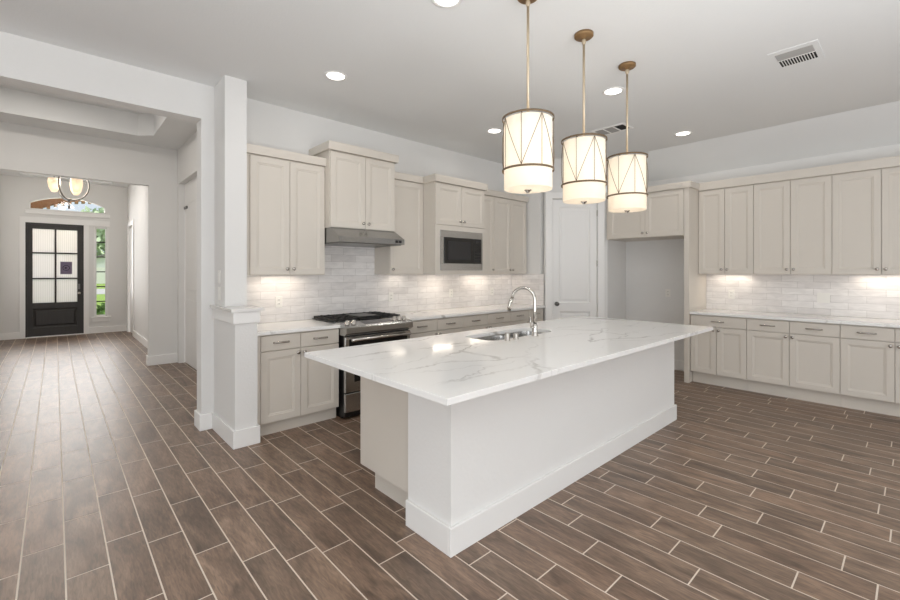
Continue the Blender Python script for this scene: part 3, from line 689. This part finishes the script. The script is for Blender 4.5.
# ------------------------------------------------------------------ island
isl = thing('kitchen_island', 'white island base with cream cabinets under the large countertop', 'kitchen island', (1.45, 1.575, 0))
O = Vector((1.45, 1.575, 0))
def I(mb, name, m):
    bmesh.ops.translate(mb.bm, verts=mb.bm.verts, vec=-O); return mb.build(name, m, isl)
I(bx(1.47, 4.405, 1.593, 1.95, 0, .884), 'knee_wall', M['island'])
bb = MB(); bb.box(1.452, 4.423, 1.575, 1.593, 0, BH, bev=.003).box(1.452, 1.47, 1.593, 1.952, 0, BH, bev=.003).box(4.405, 4.423, 1.593, 1.952, 0, BH, bev=.003)
I(bb, 'baseboard', M['trim'])
cb_ = MB(); cb_.box(1.51, 2.33, 1.95, 2.49, .16, .884).box(3.24, 4.385, 1.95, 2.49, .16, .884).box(2.33, 3.24, 1.95, 2.49, .16, .66).box(2.33, 3.24, 2.47, 2.49, .66, .884)
I(cb_, 'cabinet_body', M['cream'])
I(bx(1.488, 1.51, 1.952, 2.495, .16, .884, bev=.001), 'end_panel', M['cream'])
I(bx(4.385, 4.405, 1.952, 2.495, .16, .884, bev=.001), 'end_panel', M['cream'])
I(bx(1.56, 4.36, 1.95, 2.43, 0, .16), 'toe_kick', M['cream'])
for k in range(6):
    a = 1.512 + k * (4.383 - 1.512) / 6; b_ = 1.512 + (k + 1) * (4.383 - 1.512) / 6
    dm = shaker(-b_ + g, -a - g, .165, .87)
    for v in dm.bm.verts: v.co = Vector((-v.co.x, 2.51 - v.co.y, v.co.z))
    bmesh.ops.recalc_face_normals(dm.bm, faces=dm.bm.faces)
    I(dm, 'door', M['cream'])

def rrect(x0, x1, y0, y1, r, n=6):
    pts = []
    for cx_, cy_, a0 in ((x1 - r, y1 - r, 0), (x0 + r, y1 - r, PI / 2), (x0 + r, y0 + r, PI), (x1 - r, y0 + r, 3 * PI / 2)):
        for k in range(n + 1): pts.append((cx_ + r * math.cos(a0 + k * PI / 2 / n), cy_ + r * math.sin(a0 + k * PI / 2 / n)))
    return pts
SKX0, SKX1, SKY0, SKY1 = 2.375, 3.195, 2.125, 2.455
def slab_hole(x0, x1, y0, y1, hole_, z0, z1, name, m):
    cu = bpy.data.curves.new(name, 'CURVE'); cu.dimensions = '2D'; cu.fill_mode = 'BOTH'; cu.extrude = (z1 - z0) / 2 - .002
    cu.bevel_depth = .002; cu.bevel_resolution = 1; cu.offset = -.002
    for pts in ([(x0, y0), (x1, y0), (x1, y1), (x0, y1)], hole_):
        sp = cu.splines.new('POLY'); sp.points.add(len(pts) - 1); sp.use_cyclic_u = True
        for p, q in zip(sp.points, pts): p.co = (q[0], q[1], 0, 1)
    o = bpy.data.objects.new(name, cu); COL.objects.link(o); bpy.context.view_layer.update()
    me = bpy.data.meshes.new_from_object(o.evaluated_get(bpy.context.evaluated_depsgraph_get()))
    bpy.data.objects.remove(o)
    me.name = name
    for v in me.vertices: v.co.z += (z0 + z1) / 2
    for p_ in me.polygons: p_.use_smooth = False
    me.materials.clear(); me.materials.append(m)
    o = bpy.data.objects.new(name, me); COL.objects.link(o)
    return o
tag(slab_hole(1.17, 4.515, 1.29, 2.645, rrect(SKX0, SKX1, SKY0, SKY1, .09)[::-1], .8845, .9145, 'island_countertop', M['marble']), 'large white veined island countertop with the sink cut into it', 'countertop')

# sink: open double bowl under the cut-out
def bowl(x0, x1, y0, y1, ztop, zbot, r):
    mb = MB(); t_ = .004
    levels = [(0, ztop), (.004, ztop - .03), (.012, zbot + .03), (.035, zbot), ]
    prev = None
    for ins, z in levels:
        ring = [mb.bm.verts.new((x, y, z)) for x, y in rrect(x0 + ins, x1 - ins, y0 + ins, y1 - ins, max(r - ins, .02))]
        if prev:
            for k in range(len(ring)):
                f_ = mb.bm.faces.new((prev[k], prev[(k + 1) % len(ring)], ring[(k + 1) % len(ring)], ring[k])); f_.smooth = True
        prev = ring
    mb.bm.faces.new(prev)
    return mb
sk = thing('kitchen_sink', 'stainless double-bowl undermount sink in the island countertop', 'sink', (2.785, 2.29, .69))
SO = Vector((2.785, 2.29, .69))
def S_(mb, name, m):
    bmesh.ops.translate(mb.bm, verts=mb.bm.verts, vec=-SO); o = mb.build(name, m, sk); return o
mid = 2.83
for a, b_ in ((SKX0 + .002, mid - .012), (mid + .012, SKX1 - .002)):
    o = S_(bowl(a, b_, SKY0 + .002, SKY1 - .002, .884, .69, .085), 'bowl', M['steel'])
    MB().lathe([(.0, .004), (.03, .004), (.042, .008), (.045, .002)], ((a + b_) / 2 - SO.x, 0, .0), 'Z', 20).build('drain', M['steel_dark'], o)
S_(bx(mid - .013, mid + .013, SKY0 + .02, SKY1 - .02, .72, .865, bev=.005), 'divider', M['steel'])

# faucet
fc = thing('kitchen_faucet', 'polished gooseneck pull-down faucet standing behind the island sink', 'faucet', (2.825, 2.072, .9145))
MB().lathe([(0, 0), (.029, 0), (.029, .006), (.024, .012), (.021, .05), (.021, .085), (.0145, .10)], (0, 0, 0), 'Z', 24).build('base', M['chrome'], fc)
pts = [(0, 0, .09), (0, 0, .20), (0, .0, .29)]
Rr = .095; dirx, diry = -.35, .937
for k in range(1, 13):
    a = PI - k * PI * 0.97 / 12
    d_ = Rr + Rr * math.cos(a); pts.append((d_ * dirx, d_ * diry, .29 + Rr * math.sin(a)))
MB().tube(pts, .0125, 14).build('gooseneck', M['chrome'], fc)
e = Vector(pts[-1]); e2 = e + Vector((.012 * dirx, .012 * diry, -.03)); e3 = e + Vector((.03 * dirx, .03 * diry, -.105))
MB().tube([tuple(e), tuple(e2), tuple(e2 + (e3 - e2) * .5), tuple(e3)], [.013, .0165, .0185, .0165], 14).build('spray_head', M['chrome'], fc)
hl = MB().tube([(-.012, 0, .07), (-.05, -.0, .075)], [.011, .009], 10)
hl.tube([(-.048, 0, .07), (-.056, 0, .11), (-.06, 0, .165)], [.0065, .006, .005], 10)
hl.build('lever', M['chrome'], fc)
def cap(loc, label, h):
    o = MB().lathe([(0, 0), (.023, 0), (.023, .004), (.0195, .006), (.0195, h - .004), (.017, h), (0, h)], (0, 0, 0), 'Z', 22).build('air_gap', M['chrome'], None, loc)
    return tag(o, label, 'air gap cap', 'chrome caps beside the sink')
cap((2.477, 2.066, .9145), 'short chrome cylinder cap on the island beside the sink, left of its twin', .058)
cap((2.585, 2.072, .9145), 'short chrome cylinder cap on the island, nearer to the faucet', .045)

# ------------------------------------------------------------------ gas range
rg = thing('gas_range', 'stainless slide-in gas range with black grates under the hood', 'stove', (2.43, 3.74, 0))
RO = Vector((2.43, 3.74, 0))
def Rg(mb, name, m, parent=None):
    bmesh.ops.translate(mb.bm, verts=mb.bm.verts, vec=-RO); return mb.build(name, m, parent or rg)
rx0, rx1 = 2.038, 2.822
Rg(bx(rx0 + .014, rx1 - .006, 3.73, 4.40, .02, .905), 'body', M['black'])
Rg(bx(rx0 + .02, rx1 - .02, 3.80, 4.35, 0, .021), 'foot', M['black'])
Rg(bx(rx0 - .004, rx1 + .004, 3.84, 4.405, .9155, .926, bev=.003), 'cooktop', M['black'])
cp = MB().prism([(3.662, .838), (3.70, .812), (3.90, .812), (3.90, .926), (3.84, .930), (3.68, .906), (3.662, .890)], 0, rx0 - .004, rx1 + .002)
Rg(cp, 'control_panel', M['steel'])
# display set into the sloping panel
def on_panel(x, t_):   # t_ 0 front .. 1 back
    y = 3.68 + (3.84 - 3.68) * t_; z = .906 + .024 * t_; return Vector((x, y, z))
nrm = Vector((0, -.024, .16)).normalized()
dm = MB(); vs = []
for x in (2.27, 2.62):
    for t_ in (.25, .8):
        vs.append(on_panel(x, t_) + nrm * .002)
A = [vs[0], vs[2], vs[3], vs[1]]
B = [p - nrm * .004 for p in A]
va = [dm.bm.verts.new(p) for p in A]; vb = [dm.bm.verts.new(p) for p in B]
dm.bm.faces.new(va); dm.bm.faces.new(vb[::-1])
for k in range(4): dm.bm.faces.new((va[k], vb[k], vb[(k + 1) % 4], va[(k + 1) % 4]))
bmesh.ops.recalc_face_normals(dm.bm, faces=dm.bm.faces)
Rg(dm, 'display', M['display'])
for x in (2.095, 2.165, 2.65, 2.715, 2.775):
    k_ = MB().lathe([(0, .036), (.014, .036), (.019, .032), (.021, .008), (.027, .004), (.027, 0)], (0, 0, 0), 'Z', 18)
    rot = Vector((0, 0, 1)).rotation_difference(nrm).to_matrix()
    for v in k_.bm.verts: v.co = rot @ v.co + on_panel(x, .5)
    Rg(k_, 'knob', M['chrome'])
od = Rg(bx(rx0 + .004, rx1 - .004, 3.70, 3.729, .265, .80, bev=.003), 'oven_door', M['steel'])
Rg(bx(2.14, 2.73, 3.696, 3.7005, .36, .66, bev=.002), 'window', M['glassblack'], od)
Rg(bx(rx0 + .045, rx1 - .045, 3.696, 3.7005, .69, .775, bev=.002), 'vent_band', M['glassblack'], od)
hb = MB().tube([(rx0 + .045, 3.645, .775), (rx1 - .045, 3.645, .775)], .017, 14)
for x in (rx0 + .075, rx1 - .075): hb.tube([(x, 3.70, .775), (x, 3.645, .775)], .011, 10)
Rg(hb, 'handle', M['chrome'], od)
Rg(bx(rx0 + .004, rx1 - .004, 3.70, 3.729, .075, .252, bev=.003), 'warming_drawer', M['steel'])
def grate(x0, x1):
    gm = MB(); y0, y1 = 3.885, 4.385; z0 = .948
    for y in (y0, y1 - .014): gm.box(x0, x1, y, y + .014, z0 - .012, z0 + .006, bev=.002)
    for x in (x0, x1 - .014): gm.box(x, x + .014, y0, y1, z0 - .012, z0 + .006, bev=.002)
    n = 5
    for k in range(1, n): gm.box(x0, x1, y0 + (y1 - y0) * k / n - .006, y0 + (y1 - y0) * k / n + .006, z0 - .006, z0 + .010, bev=.002)
    for q in (.33, .66): xm = x0 + (x1 - x0) * q; gm.box(xm - .006, xm + .006, y0, y1, z0 - .006, z0 + .010, bev=.002)
    for x in (x0, x1 - .014):
        for y in (y0, y1 - .014): gm.box(x, x + .014, y, y + .014, .926, z0)
    return gm
for a, b_ in ((2.045, 2.29), (2.575, 2.82)): Rg(grate(a, b_), 'grate', M['iron'])
Rg(grate(2.30, 2.57), 'grate', M['iron'])
Rg(bx(2.315, 2.555, 3.90, 4.20, .959, .966, bev=.003), 'griddle', M['griddle'])
for x in (2.175, 2.695):
    for y in (4.0, 4.26): Rg(MB().lathe([(0, .016), (.03, .016), (.036, .01), (.045, .006), (.045, 0)], (x, y, .926), 'Z', 20), 'burner', M['iron'])

# ------------------------------------------------------------------ hood
hd = thing('range_hood', 'low stainless under-cabinet range hood above the gas range', 'range hood', (2.425, 4.41, 1.725))
HO = Vector((2.425, 4.41, 1.725))
def Hd(mb, name, m):
    bmesh.ops.translate(mb.bm, verts=mb.bm.verts, vec=-HO); return mb.build(name, m, hd)
Hd(MB().prism([(3.805, 1.722), (3.805, 1.778), (3.985, 1.8745), (4.40, 1.8745), (4.40, 1.722)], 0, 2.033, 2.819), 'body', M['steel_hood'])
Hd(bx(2.05, 2.80, 3.84, 4.38, 1.714, 1.7225), 'filter', M['steel_dark'])
for x in (2.70, 2.745): Hd(bx(x, x + .032, 3.801, 3.806, 1.738, 1.765), 'button', M['black'])

# ------------------------------------------------------------------ microwave
mw = thing('microwave', 'built-in stainless microwave with black glass door', 'microwave', (3.755, MY - .012, 1.44))
MO = Vector((3.755, MY - .012, 1.44))
def Mw(mb, name, m, parent=None):
    bmesh.ops.translate(mb.bm, verts=mb.bm.verts, vec=-MO); return mb.build(name, m, parent or mw)
mx0, mx1, mz0, mz1 = 3.392, 4.122, 1.445, 1.930
fr = MB(); fr.box(mx0, mx1, MY - .014, MY - .001, mz0, mz0 + .085, bev=.002).box(mx0, mx1, MY - .014, MY - .001, mz1 - .085, mz1, bev=.002)
fr.box(mx0, mx0 + .055, MY - .014, MY - .001, mz0 + .085, mz1 - .085).box(mx1 - .03, mx1, MY - .014, MY - .001, mz0 + .085, mz1 - .085)
Mw(fr, 'trim_frame', M['steel'])
Mw(bx(mx0 + .02, mx1 - .02, MY, MY + .40, mz0 + .02, mz1 - .02), 'body', M['black'])
md = Mw(bx(mx0 + .055, mx1 - .175, MY - .024, MY - .0005, mz0 + .085, mz1 - .085, bev=.002), 'door', M['glassblack'])
Mw(bx(mx0 + .11, mx1 - .235, MY - .026, MY - .0235, mz0 + .13, mz1 - .13), 'window', M['display'], md)
pn = Mw(bx(mx1 - .173, mx1 - .03, MY - .024, MY - .0005, mz0 + .085, mz1 - .085, bev=.002), 'control_panel', M['glassblack'])
Mw(bx(mx1 - .15, mx1 - .05, MY - .0255, MY - .0235, mz1 - .135, mz1 - .105), 'display', M['display'], pn)
for rr in range(4):
    for cc in range(3): Mw(bx(mx1 - .148 + cc * .035, mx1 - .122 + cc * .035, MY - .0255, MY - .0235, mz0 + .11 + rr * .038, mz0 + .128 + rr * .038), 'button', M['display'], pn)

# ------------------------------------------------------------------ pendants
GP = 'drum pendants over the island'
def pendant(x, y, label, vang):
    r = thing('pendant_light', label, 'pendant light', (x, y, ZC), 0, GP)
    z = lambda w_: w_ - ZC
    MB().lathe([(0, 0), (.066, 0), (.066, -.018), (.060, -.024), (.02, -.026), (.012, -.04), (0, -.04)], (0, 0, 0), 'Z', 32).build('canopy', M['brass'], r)
    MB().tube([(0, 0, -.03), (0, 0, z(2.355))], .0085, 12).lathe([(.013, -.04), (.015, -.06), (.009, -.075)], (0, 0, 0), 'Z', 14).build('rod', M['champagne'], r)
    Rs = .145
    sh = MB().lathe([(Rs, z(2.350)), (Rs, z(2.05)), (Rs, z(1.937)), (Rs - .002, z(1.930))], (0, 0, 0), 'Z', 48).build('shade', M['shade'], r)
    MB().lathe([(Rs - .001, z(1.930)), (.015, z(1.930))], (0, 0, 0), 'Z', 48).build('diffuser', M['shade'], r)
    MB().lathe([(0, z(1.908)), (.009, z(1.910)), (.012, z(1.917)), (.022, z(1.924)), (.022, z(1.929)), (0, z(1.929))], (0, 0, 0), 'Z', 18).build('finial', M['nickel'], r)
    Rf = .155
    for zz, hh in ((2.360, .006), (2.045, .006)):
        MB().lathe([(Rf - .002, z(zz - hh)), (Rf + .002, z(zz - hh)), (Rf + .002, z(zz + hh)), (Rf - .002, z(zz + hh))], (0, 0, 0), 'Z', 56, closed=True).build('ring', M['wire'], r)
    spk = MB()
    for k in range(3):
        a = math.radians(vang) + k * 2 * PI / 3; spk.tube([(0, 0, z(2.355)), (Rf * math.cos(a), Rf * math.sin(a), z(2.355))], .003, 8)
    spk.build('spider', M['wire'], r)
    wm = MB(); n = 8
    for k in range(n):
        a = math.radians(vang) + k * 2 * PI / n; b_ = math.radians(vang) + (k + 1) * 2 * PI / n
        wm.tube([(Rf * math.cos(a), Rf * math.sin(a), z(2.05)), (Rf * math.cos(a), Rf * math.sin(a), z(2.35))], .0020, 6)
        lo, hi = (a, b_) if k % 2 == 0 else (b_, a)
        pts = []
        for q in range(7):
            t_ = q / 6; an = lo + (hi - lo) * t_
            pts.append((Rf * math.cos(an), Rf * math.sin(an), z(2.05 + (2.35 - 2.05) * t_)))
        wm.tube(pts, .0020, 6)
    wm.build('wire_frame', M['wire'], r)
    for zz in (2.24, 2.06):
        ld = bpy.data.lights.new('pendant_bulb', 'POINT'); ld.energy = 0.55; ld.color = (1, .93, .84); ld.shadow_soft_size = .045
        lo_ = bpy.data.objects.new('pendant_bulb', ld); COL.objects.link(lo_); lo_.location = (x, y, zz)
    return r
PY = 1.609
pendant(2.124, PY, 'lit white drum pendant nearest the camera, largest and leftmost of three', 203)
pendant(2.772, PY, 'lit white drum pendant hanging in the middle of three over the island', 191.6)
pendant(3.445, PY, 'lit white drum pendant farthest from the camera, smallest and rightmost of three', 181.4)

# ------------------------------------------------------------------ ceiling fixtures
def can(x, y, label, z=ZC, group='recessed ceiling lights', power=2.5):
    r = thing('recessed_light', label, 'ceiling light', (x, y, z), 0, group)
    MB().lathe([(.074, -.001), (.078, -.006), (.096, -.005), (.098, 0), (.074, 0)], (0, 0, 0), 'Z', 32).build('trim_ring', M['trim'], r)
    MB().lathe([(0, -.002), (.075, -.002), (.075, -.0005), (0, -.0005)], (0, 0, 0), 'Z', 32).build('lens', M['lamp'], r)
    ld = bpy.data.lights.new('can_light', 'AREA'); ld.shape = 'DISK'; ld.size = .14; ld.spread = math.radians(175); ld.energy = power; ld.color = (1, .97, .93)
    lo_ = bpy.data.objects.new('can_light', ld); COL.objects.link(lo_); lo_.location = (x, y, z - .008)
can(1.785, 3.40, 'round recessed light in the ceiling above the stove side, leftmost in view')
can(3.885, 3.44, 'round recessed light in the ceiling just left of the nearest pendant shade')
can(3.850, 1.93, 'round recessed light in the ceiling between the middle and farthest pendant rods')
can(5.660, 1.945, 'round recessed light in the ceiling nearest the right-hand cabinets')
can(1.783, 1.97, 'round recessed light cut off by the top edge of the photo')
def vent(x, y, label, w_, l_):
    r = thing('air_vent', label, 'vent', (x, y, ZC), 0, 'ceiling air registers')
    f = MB(); hw, hl_ = w_ / 2, l_ / 2; b_ = .06 if w_ > .3 else .03
    f.box(-hw, -hw + b_, -hl_, hl_, -.004, 0).box(hw - b_, hw, -hl_, hl_, -.004, 0)
    f.box(-hw + b_, hw - b_, -hl_, -hl_ + b_ * .6, -.004, 0).box(-hw + b_, hw - b_, hl_ - b_ * .6, hl_, -.004, 0)
    f.build('frame', M['ceil'], r)
    y0, y1 = -hl_ + b_ * .6, hl_ - b_ * .6; x0, x1 = -hw + b_, hw - b_; xm = x0 + (x1 - x0) * .45
    bx(x0, x1, y0, y1, -.0015, -.0003).build('duct', M['ventdark'], r)
    s1 = MB()
    for k in range(9):
        xx = x0 + (xm - x0) * (k + .5) / 9
        s1.prism([(xx - .006, -.002), (xx + .004, -.009), (xx + .006, -.008), (xx - .004, -.0015)], 1, y0, y1)
    s1.build('louver', M['ventgrey'], r)
    s2 = MB(); n = 13
    s2.box(xm - .006, xm + .006, y0, y1, -.009, -.001)
    for k in range(1, n):
        yy = y0 + (y1 - y0) * k / n; s2.box(xm, x1, yy - .0025, yy + .0025, -.005, -.0015)
    s2.build('louver', M['trim'], r)
    return r
vent(4.285, .645, 'white rectangular air register with dark slots in the ceiling at upper right', .40, .30)
r = thing('air_vent', 'small grey ceiling register seen beside the middle pendant shade', 'vent', (4.88, 2.46, ZC), 0, 'ceiling air registers')
f = MB(); f.box(-.13, .13, -.20, -.175, -.008, 0).box(-.13, .13, .175, .20, -.008, 0).box(-.13, -.10, -.175, .175, -.008, 0).box(.10, .13, -.175, .175, -.008, 0)
f.box(-.1, .1, -.065, -.05, -.008, 0).box(-.1, .1, .055, .07, -.008, 0)
f.build('frame', M['trim'], r)
bx(-.1, .1, -.175, .175, -.0015, -.0003).build('duct', M['ventdark'], r)
s = MB()
for k in range(8):
    xx = -.1 + .2 * (k + .5) / 8; s.prism([(xx - .010, -.002), (xx + .006, -.008), (xx + .008, -.007), (xx - .008, -.0015)], 1, -.05, .175)
s.build('louver', M['ventgrey'], r)

# ------------------------------------------------------------------ outlets and switches
def plate(loc, rz, label, kind='outlet', w_=.07, group='wall outlets and switches'):
    r = thing('wall_outlet' if kind == 'outlet' else 'light_switch', label, 'outlet' if kind == 'outlet' else 'switch', loc, rz, group)
    bx(-w_ / 2, w_ / 2, -.006, 0, -.0575, .0575, bev=.002).build('plate', M['plastic'], r)
    if kind == 'outlet':
        for z in (-.02, .02):
            o = bx(-.017, .017, -.008, -.0055, z - .014, z + .014, bev=.002).build('receptacle', M['plastic'], r)
            bx(-.008, -.005, -.0085, -.0078, z - .006, z + .007).box(.005, .008, -.0085, -.0078, z - .006, z + .007).build('slot', M['slot'], o)
    else:
        n = 2 if w_ > .1 else 1
        for k in range(n):
            cx_ = (k - (n - 1) / 2) * .046
            bx(cx_ - .016, cx_ + .016, -.009, -.0055, -.033, .033, bev=.002).build('rocker', M['plastic'], r)
    return r
TY = RW - .0092
plate((1.68, TY, 1.119), 0, 'white outlet on the tile left of the stove')
plate((3.06, TY, 1.115), 0, 'white outlet on the tile just right of the stove')
plate((4.07, TY, 1.128), 0, 'white outlet on the tile below the microwave cabinet')
plate((4.92, TY, 1.126), 0, 'white outlet on the tile left of the faucet, near the pantry wall')
TX = XW - .0092
plate((TX, 1.684, 1.125), R90, 'white outlet on the right wall tile nearest the refrigerator panel')
plate((TX, .751, 1.121), R90, 'wide white switch plate on the right wall tile below the middle wall cabinet', 'switch', .115)
plate((XW - .0005, 2.495, 1.113), R90, 'white outlet on the bare wall inside the refrigerator alcove')
plate((1.0748, 4.19, 1.381), R90, 'white switch plate on the side of the post, upper of two', 'switch')
plate((1.0748, 4.19, 1.235), R90, 'white switch plate on the side of the post just above the cap, lower of two', 'switch')

# under-cabinet lamps (warm)
for x, y, w_, p in ((1.66, 4.22, .45, 1.2), (3.10, 4.24, .2, .3), (3.75, 4.16, .35, 1.2), (4.55, 4.22, .5, 1.2), (5.15, 4.22, .25, .3)):
    area('under_cabinet_light', (x, y + .06, 1.392), (0, 0, 0), w_, .05, p, (1, .88, .74))
for y, p in ((1.66, .8), (.25, .9), (-.6, .6)):
    area('under_cabinet_light', (6.55, y, 1.392), (0, 0, 0), .05, .4, p, (1, .88, .74))

# ------------------------------------------------------------------ foyer: chandelier, sticker, porch and street
def chandelier():
    x, y, hubz = .19, 10.5, 2.74
    Z = FZ + .25
    r = thing('chandelier', 'bronze chandelier with lit glass cups hanging in the entry foyer', 'chandelier', (x, y, Z))
    zz = lambda v: v - Z
    MB().lathe([(0, 0), (.07, 0), (.07, -.02), (.02, -.03), (0, -.03)], (0, 0, 0), 'Z', 20).build('canopy', M['steel_dark'], r)
    MB().tube([(0, 0, -.02), (0, 0, zz(3.2))], .012, 10).build('stem', M['steel_dark'], r)
    h = zz(hubz)
    MB().lathe([(0, h - .17), (.014, h - .16), (.02, h - .13), (.008, h - .10), (.008, h - .03), (.026, h - .02), (.028, h + .01), (.01, h + .03), (0, h + .03)], (0, 0, 0), 'Z', 18).build('finial', M['steel_dark'], r)
    for k in range(3):
        a = math.radians(0 + 120 * k); pts = []
        for q in range(13):
            t_ = q / 12 * PI * .78
            rad = .28 * math.sin(t_) ** .8 if t_ > 0 else 0
            pts.append((math.cos(a) * rad, math.sin(a) * rad, zz(hubz + .28 * (1 - math.cos(t_)))))
        MB().tube(pts, .014, 8).build('arm', M['steel_dark'], r)
    zb = zz(2.865)
    for k in range(3):
        a = math.radians(60 + 120 * k); px_, py_ = math.cos(a) * .20, math.sin(a) * .20
        s_ = MB().lathe([(0, zb - .01), (.04, zb), (.075, zb + .07), (.09, zb + .16), (.085, zb + .24), (.081, zb + .24), (.085, zb + .16), (.07, zb + .07), (.035, zb + .006), (0, zb - .004)], (px_, py_, 0), 'Z', 20).build('glass_shade', M['cup'], r)
        MB().lathe([(0, zb + .03), (.03, zb + .06), (.034, zb + .10), (.02, zb + .14), (0, zb + .15)], (px_, py_, 0), 'Z', 12).build('bulb', M['bulb'], s_)
        MB().tube([(px_, py_, zb + .14), (px_, py_, zb + .30), (0, 0, zb + .31)], .009, 8).build('cup_arm', M['steel_dark'], r)
    ld = bpy.data.lights.new('chandelier_light', 'POINT'); ld.energy = 24; ld.color = (1, .95, .88); ld.shadow_soft_size = .2
    lo_ = bpy.data.objects.new('chandelier_light', ld); COL.objects.link(lo_); lo_.location = (x, y, hubz + .35)
M['cup'] = mat('seeded_glass', srgb(245, 225, 200), 0.3, emit=((1, .82, .6, 1), .35), bump=(60, .4))
M['bulb'] = mat('warm_bulb', (1, .9, .75, 1), .5, emit=((1, .8, .55, 1), 3))
nt = M['cup'].node_tree; nt.nodes['Principled BSDF'].inputs['Alpha'].default_value = .55
chandelier()
area('hall_fill_light', (-.2, 6.2, HZ + .28), (0, 0, 0), .5, .5, 26, (1, .94, .86))  # added fill to brighten the hall walls, no fixture modelled

st = thing('door_sticker', 'small purple square sticker on the right middle pane of the front door', 'sticker', (.187, FY + .048, 1.51))
bx(-.098, .098, -.001, .002, -.14, .14, bev=.0006).build('sheet', M['decal'], st)
MB().lathe([(.05, -.0016), (.062, -.0016), (.062, -.0008), (.05, -.0008)], (0, 0, 0), 'Y', 28, closed=True).lathe([(0, -.0016), (.02, -.0016), (.02, -.0008), (0, -.0008)], (-.008, 0, 0), 'Y', 20).build('emblem', M['decal_dark'], st)

struct('porch_floor', bx(-3, 3.5, 13.02, 16.2, -.2, -.02), M['concrete'])
pc = MB(); pc.box(-2.2, 2.9, 13.02, 15.6, 3.50, 3.6).box(-2.2, -1.1, 13.02, 15.6, 2.7, 3.5)
for k in range(14): pc.box(-1.1, 2.9, 13.1 + k * .18, 13.11 + k * .18, 3.49, 3.5)
struct('ceiling_porch', pc, M['wood'])
ar = MB(); n = 22; axs = (-.75, 2.3); zs, zp = 2.72, 3.36
pp = arch(n, axs[0], axs[1], zs, zp)
for k in range(n):
    (xa, za), (xb, zb) = pp[k], pp[k + 1]
    ar.prism([(xa, za), (xb, zb), (xb, 3.8), (xa, 3.8)], 1, 15.3, 15.5)
    ar.box((xa + xb) / 2 - .035, (xa + xb) / 2 + .035, 15.2, 15.52, (za + zb) / 2 - .06, (za + zb) / 2)
ar.box(-2.2, axs[0], 15.3, 15.5, -.02, 3.8).box(axs[1], 2.9, 15.3, 15.5, -.02, 3.8)
struct('trim_porch_arch', ar, M['wood'])
ld = bpy.data.lights.new('porch_fill_light', 'POINT'); ld.energy = 45; ld.color = (1, .95, .88); ld.shadow_soft_size = .15  # added fill that lifts the shaded porch wood, no fixture there
lo_ = bpy.data.objects.new('porch_fill_light', ld); COL.objects.link(lo_); lo_.location = (.5, 14.0, 3.0)
struct('ground', bx(-40, 60, 13.0, 120, -.5, -.22), M['lawn'])
struct('ground_driveway', bx(-40, 60, 40, 52, -.23, -.2), M['concrete'])
# shrub outside the sidelight
def blob(name, loc, r, m, n, label, cat, sz=.06, flat=1.0, seed=1):
    rr = random.Random(seed); mb = MB()
    for k in range(n):
        u, v, w_ = rr.gauss(0, 1), rr.gauss(0, 1), rr.gauss(0, 1); q = math.sqrt(u * u + v * v + w_ * w_); rad = r * (.55 + .45 * rr.random())
        p = Vector((u / q * rad, v / q * rad, w_ / q * rad * flat))
        a = Vector((rr.uniform(-1, 1), rr.uniform(-1, 1), rr.uniform(-.3, 1))).normalized(); b2 = a.cross(Vector((rr.uniform(-1, 1), rr.uniform(-1, 1), rr.uniform(-1, 1)))).normalized()
        s_ = sz * (.6 + .8 * rr.random())
        vs_ = [mb.bm.verts.new(p + a * s_), mb.bm.verts.new(p + b2 * s_ * .45), mb.bm.verts.new(p - a * s_), mb.bm.verts.new(p - b2 * s_ * .45)]
        mb.bm.faces.new(vs_)
    return mb
t = thing('shrub', 'leafy green shrub outside the sidelight beside the front door', 'shrub', (1.12, 14.6, -.22))
mb = blob('f', None, .42, M['leaf'], 500, '', '', .09, 1.0, 4); bmesh.ops.translate(mb.bm, verts=mb.bm.verts, vec=(0, 0, .45)); mb.build('foliage', M['leaf'], t)
MB().tube([(0, 0, 0), (0, 0, .45)], .02, 8).build('stem', M['bark'], t)
t = thing('tree', 'pale green leafy tree beyond the street, seen through the sidelight', 'tree', (6.5, 95, -.22))
mb = blob('f', None, 6.5, M['leaf2'], 2600, '', '', .6, .95, 9); bmesh.ops.translate(mb.bm, verts=mb.bm.verts, vec=(0, 0, 6.5)); mb.build('foliage', M['leaf2'], t)
MB().tube([(0, 0, 0), (.1, 0, 4), (0, .1, 6.5)], [.25, .2, .12], 10).build('trunk', M['bark'], t)
hs = thing('house', 'white house with a grey gable roof across the street', 'house', (6.5, 75, -.22))
bx(-5, 5, 0, 8, 0, 2.5).build('wall', M['siding'], hs)
MB().prism([(-5, 2.5), (5, 2.5), (0, 4.3)], 1, 0, 8).build('gable', M['siding'], hs)
MB().prism([(-5.5, 2.35), (-5.5, 2.6), (0, 4.6), (5.5, 2.6), (5.5, 2.35), (0, 4.32)], 1, -.4, 8.4).build('roof', M['roof'], hs)
bx(-3.6, -.6, -.05, 0, 0, 2.2).build('garage_door', M['plastic'], hs)
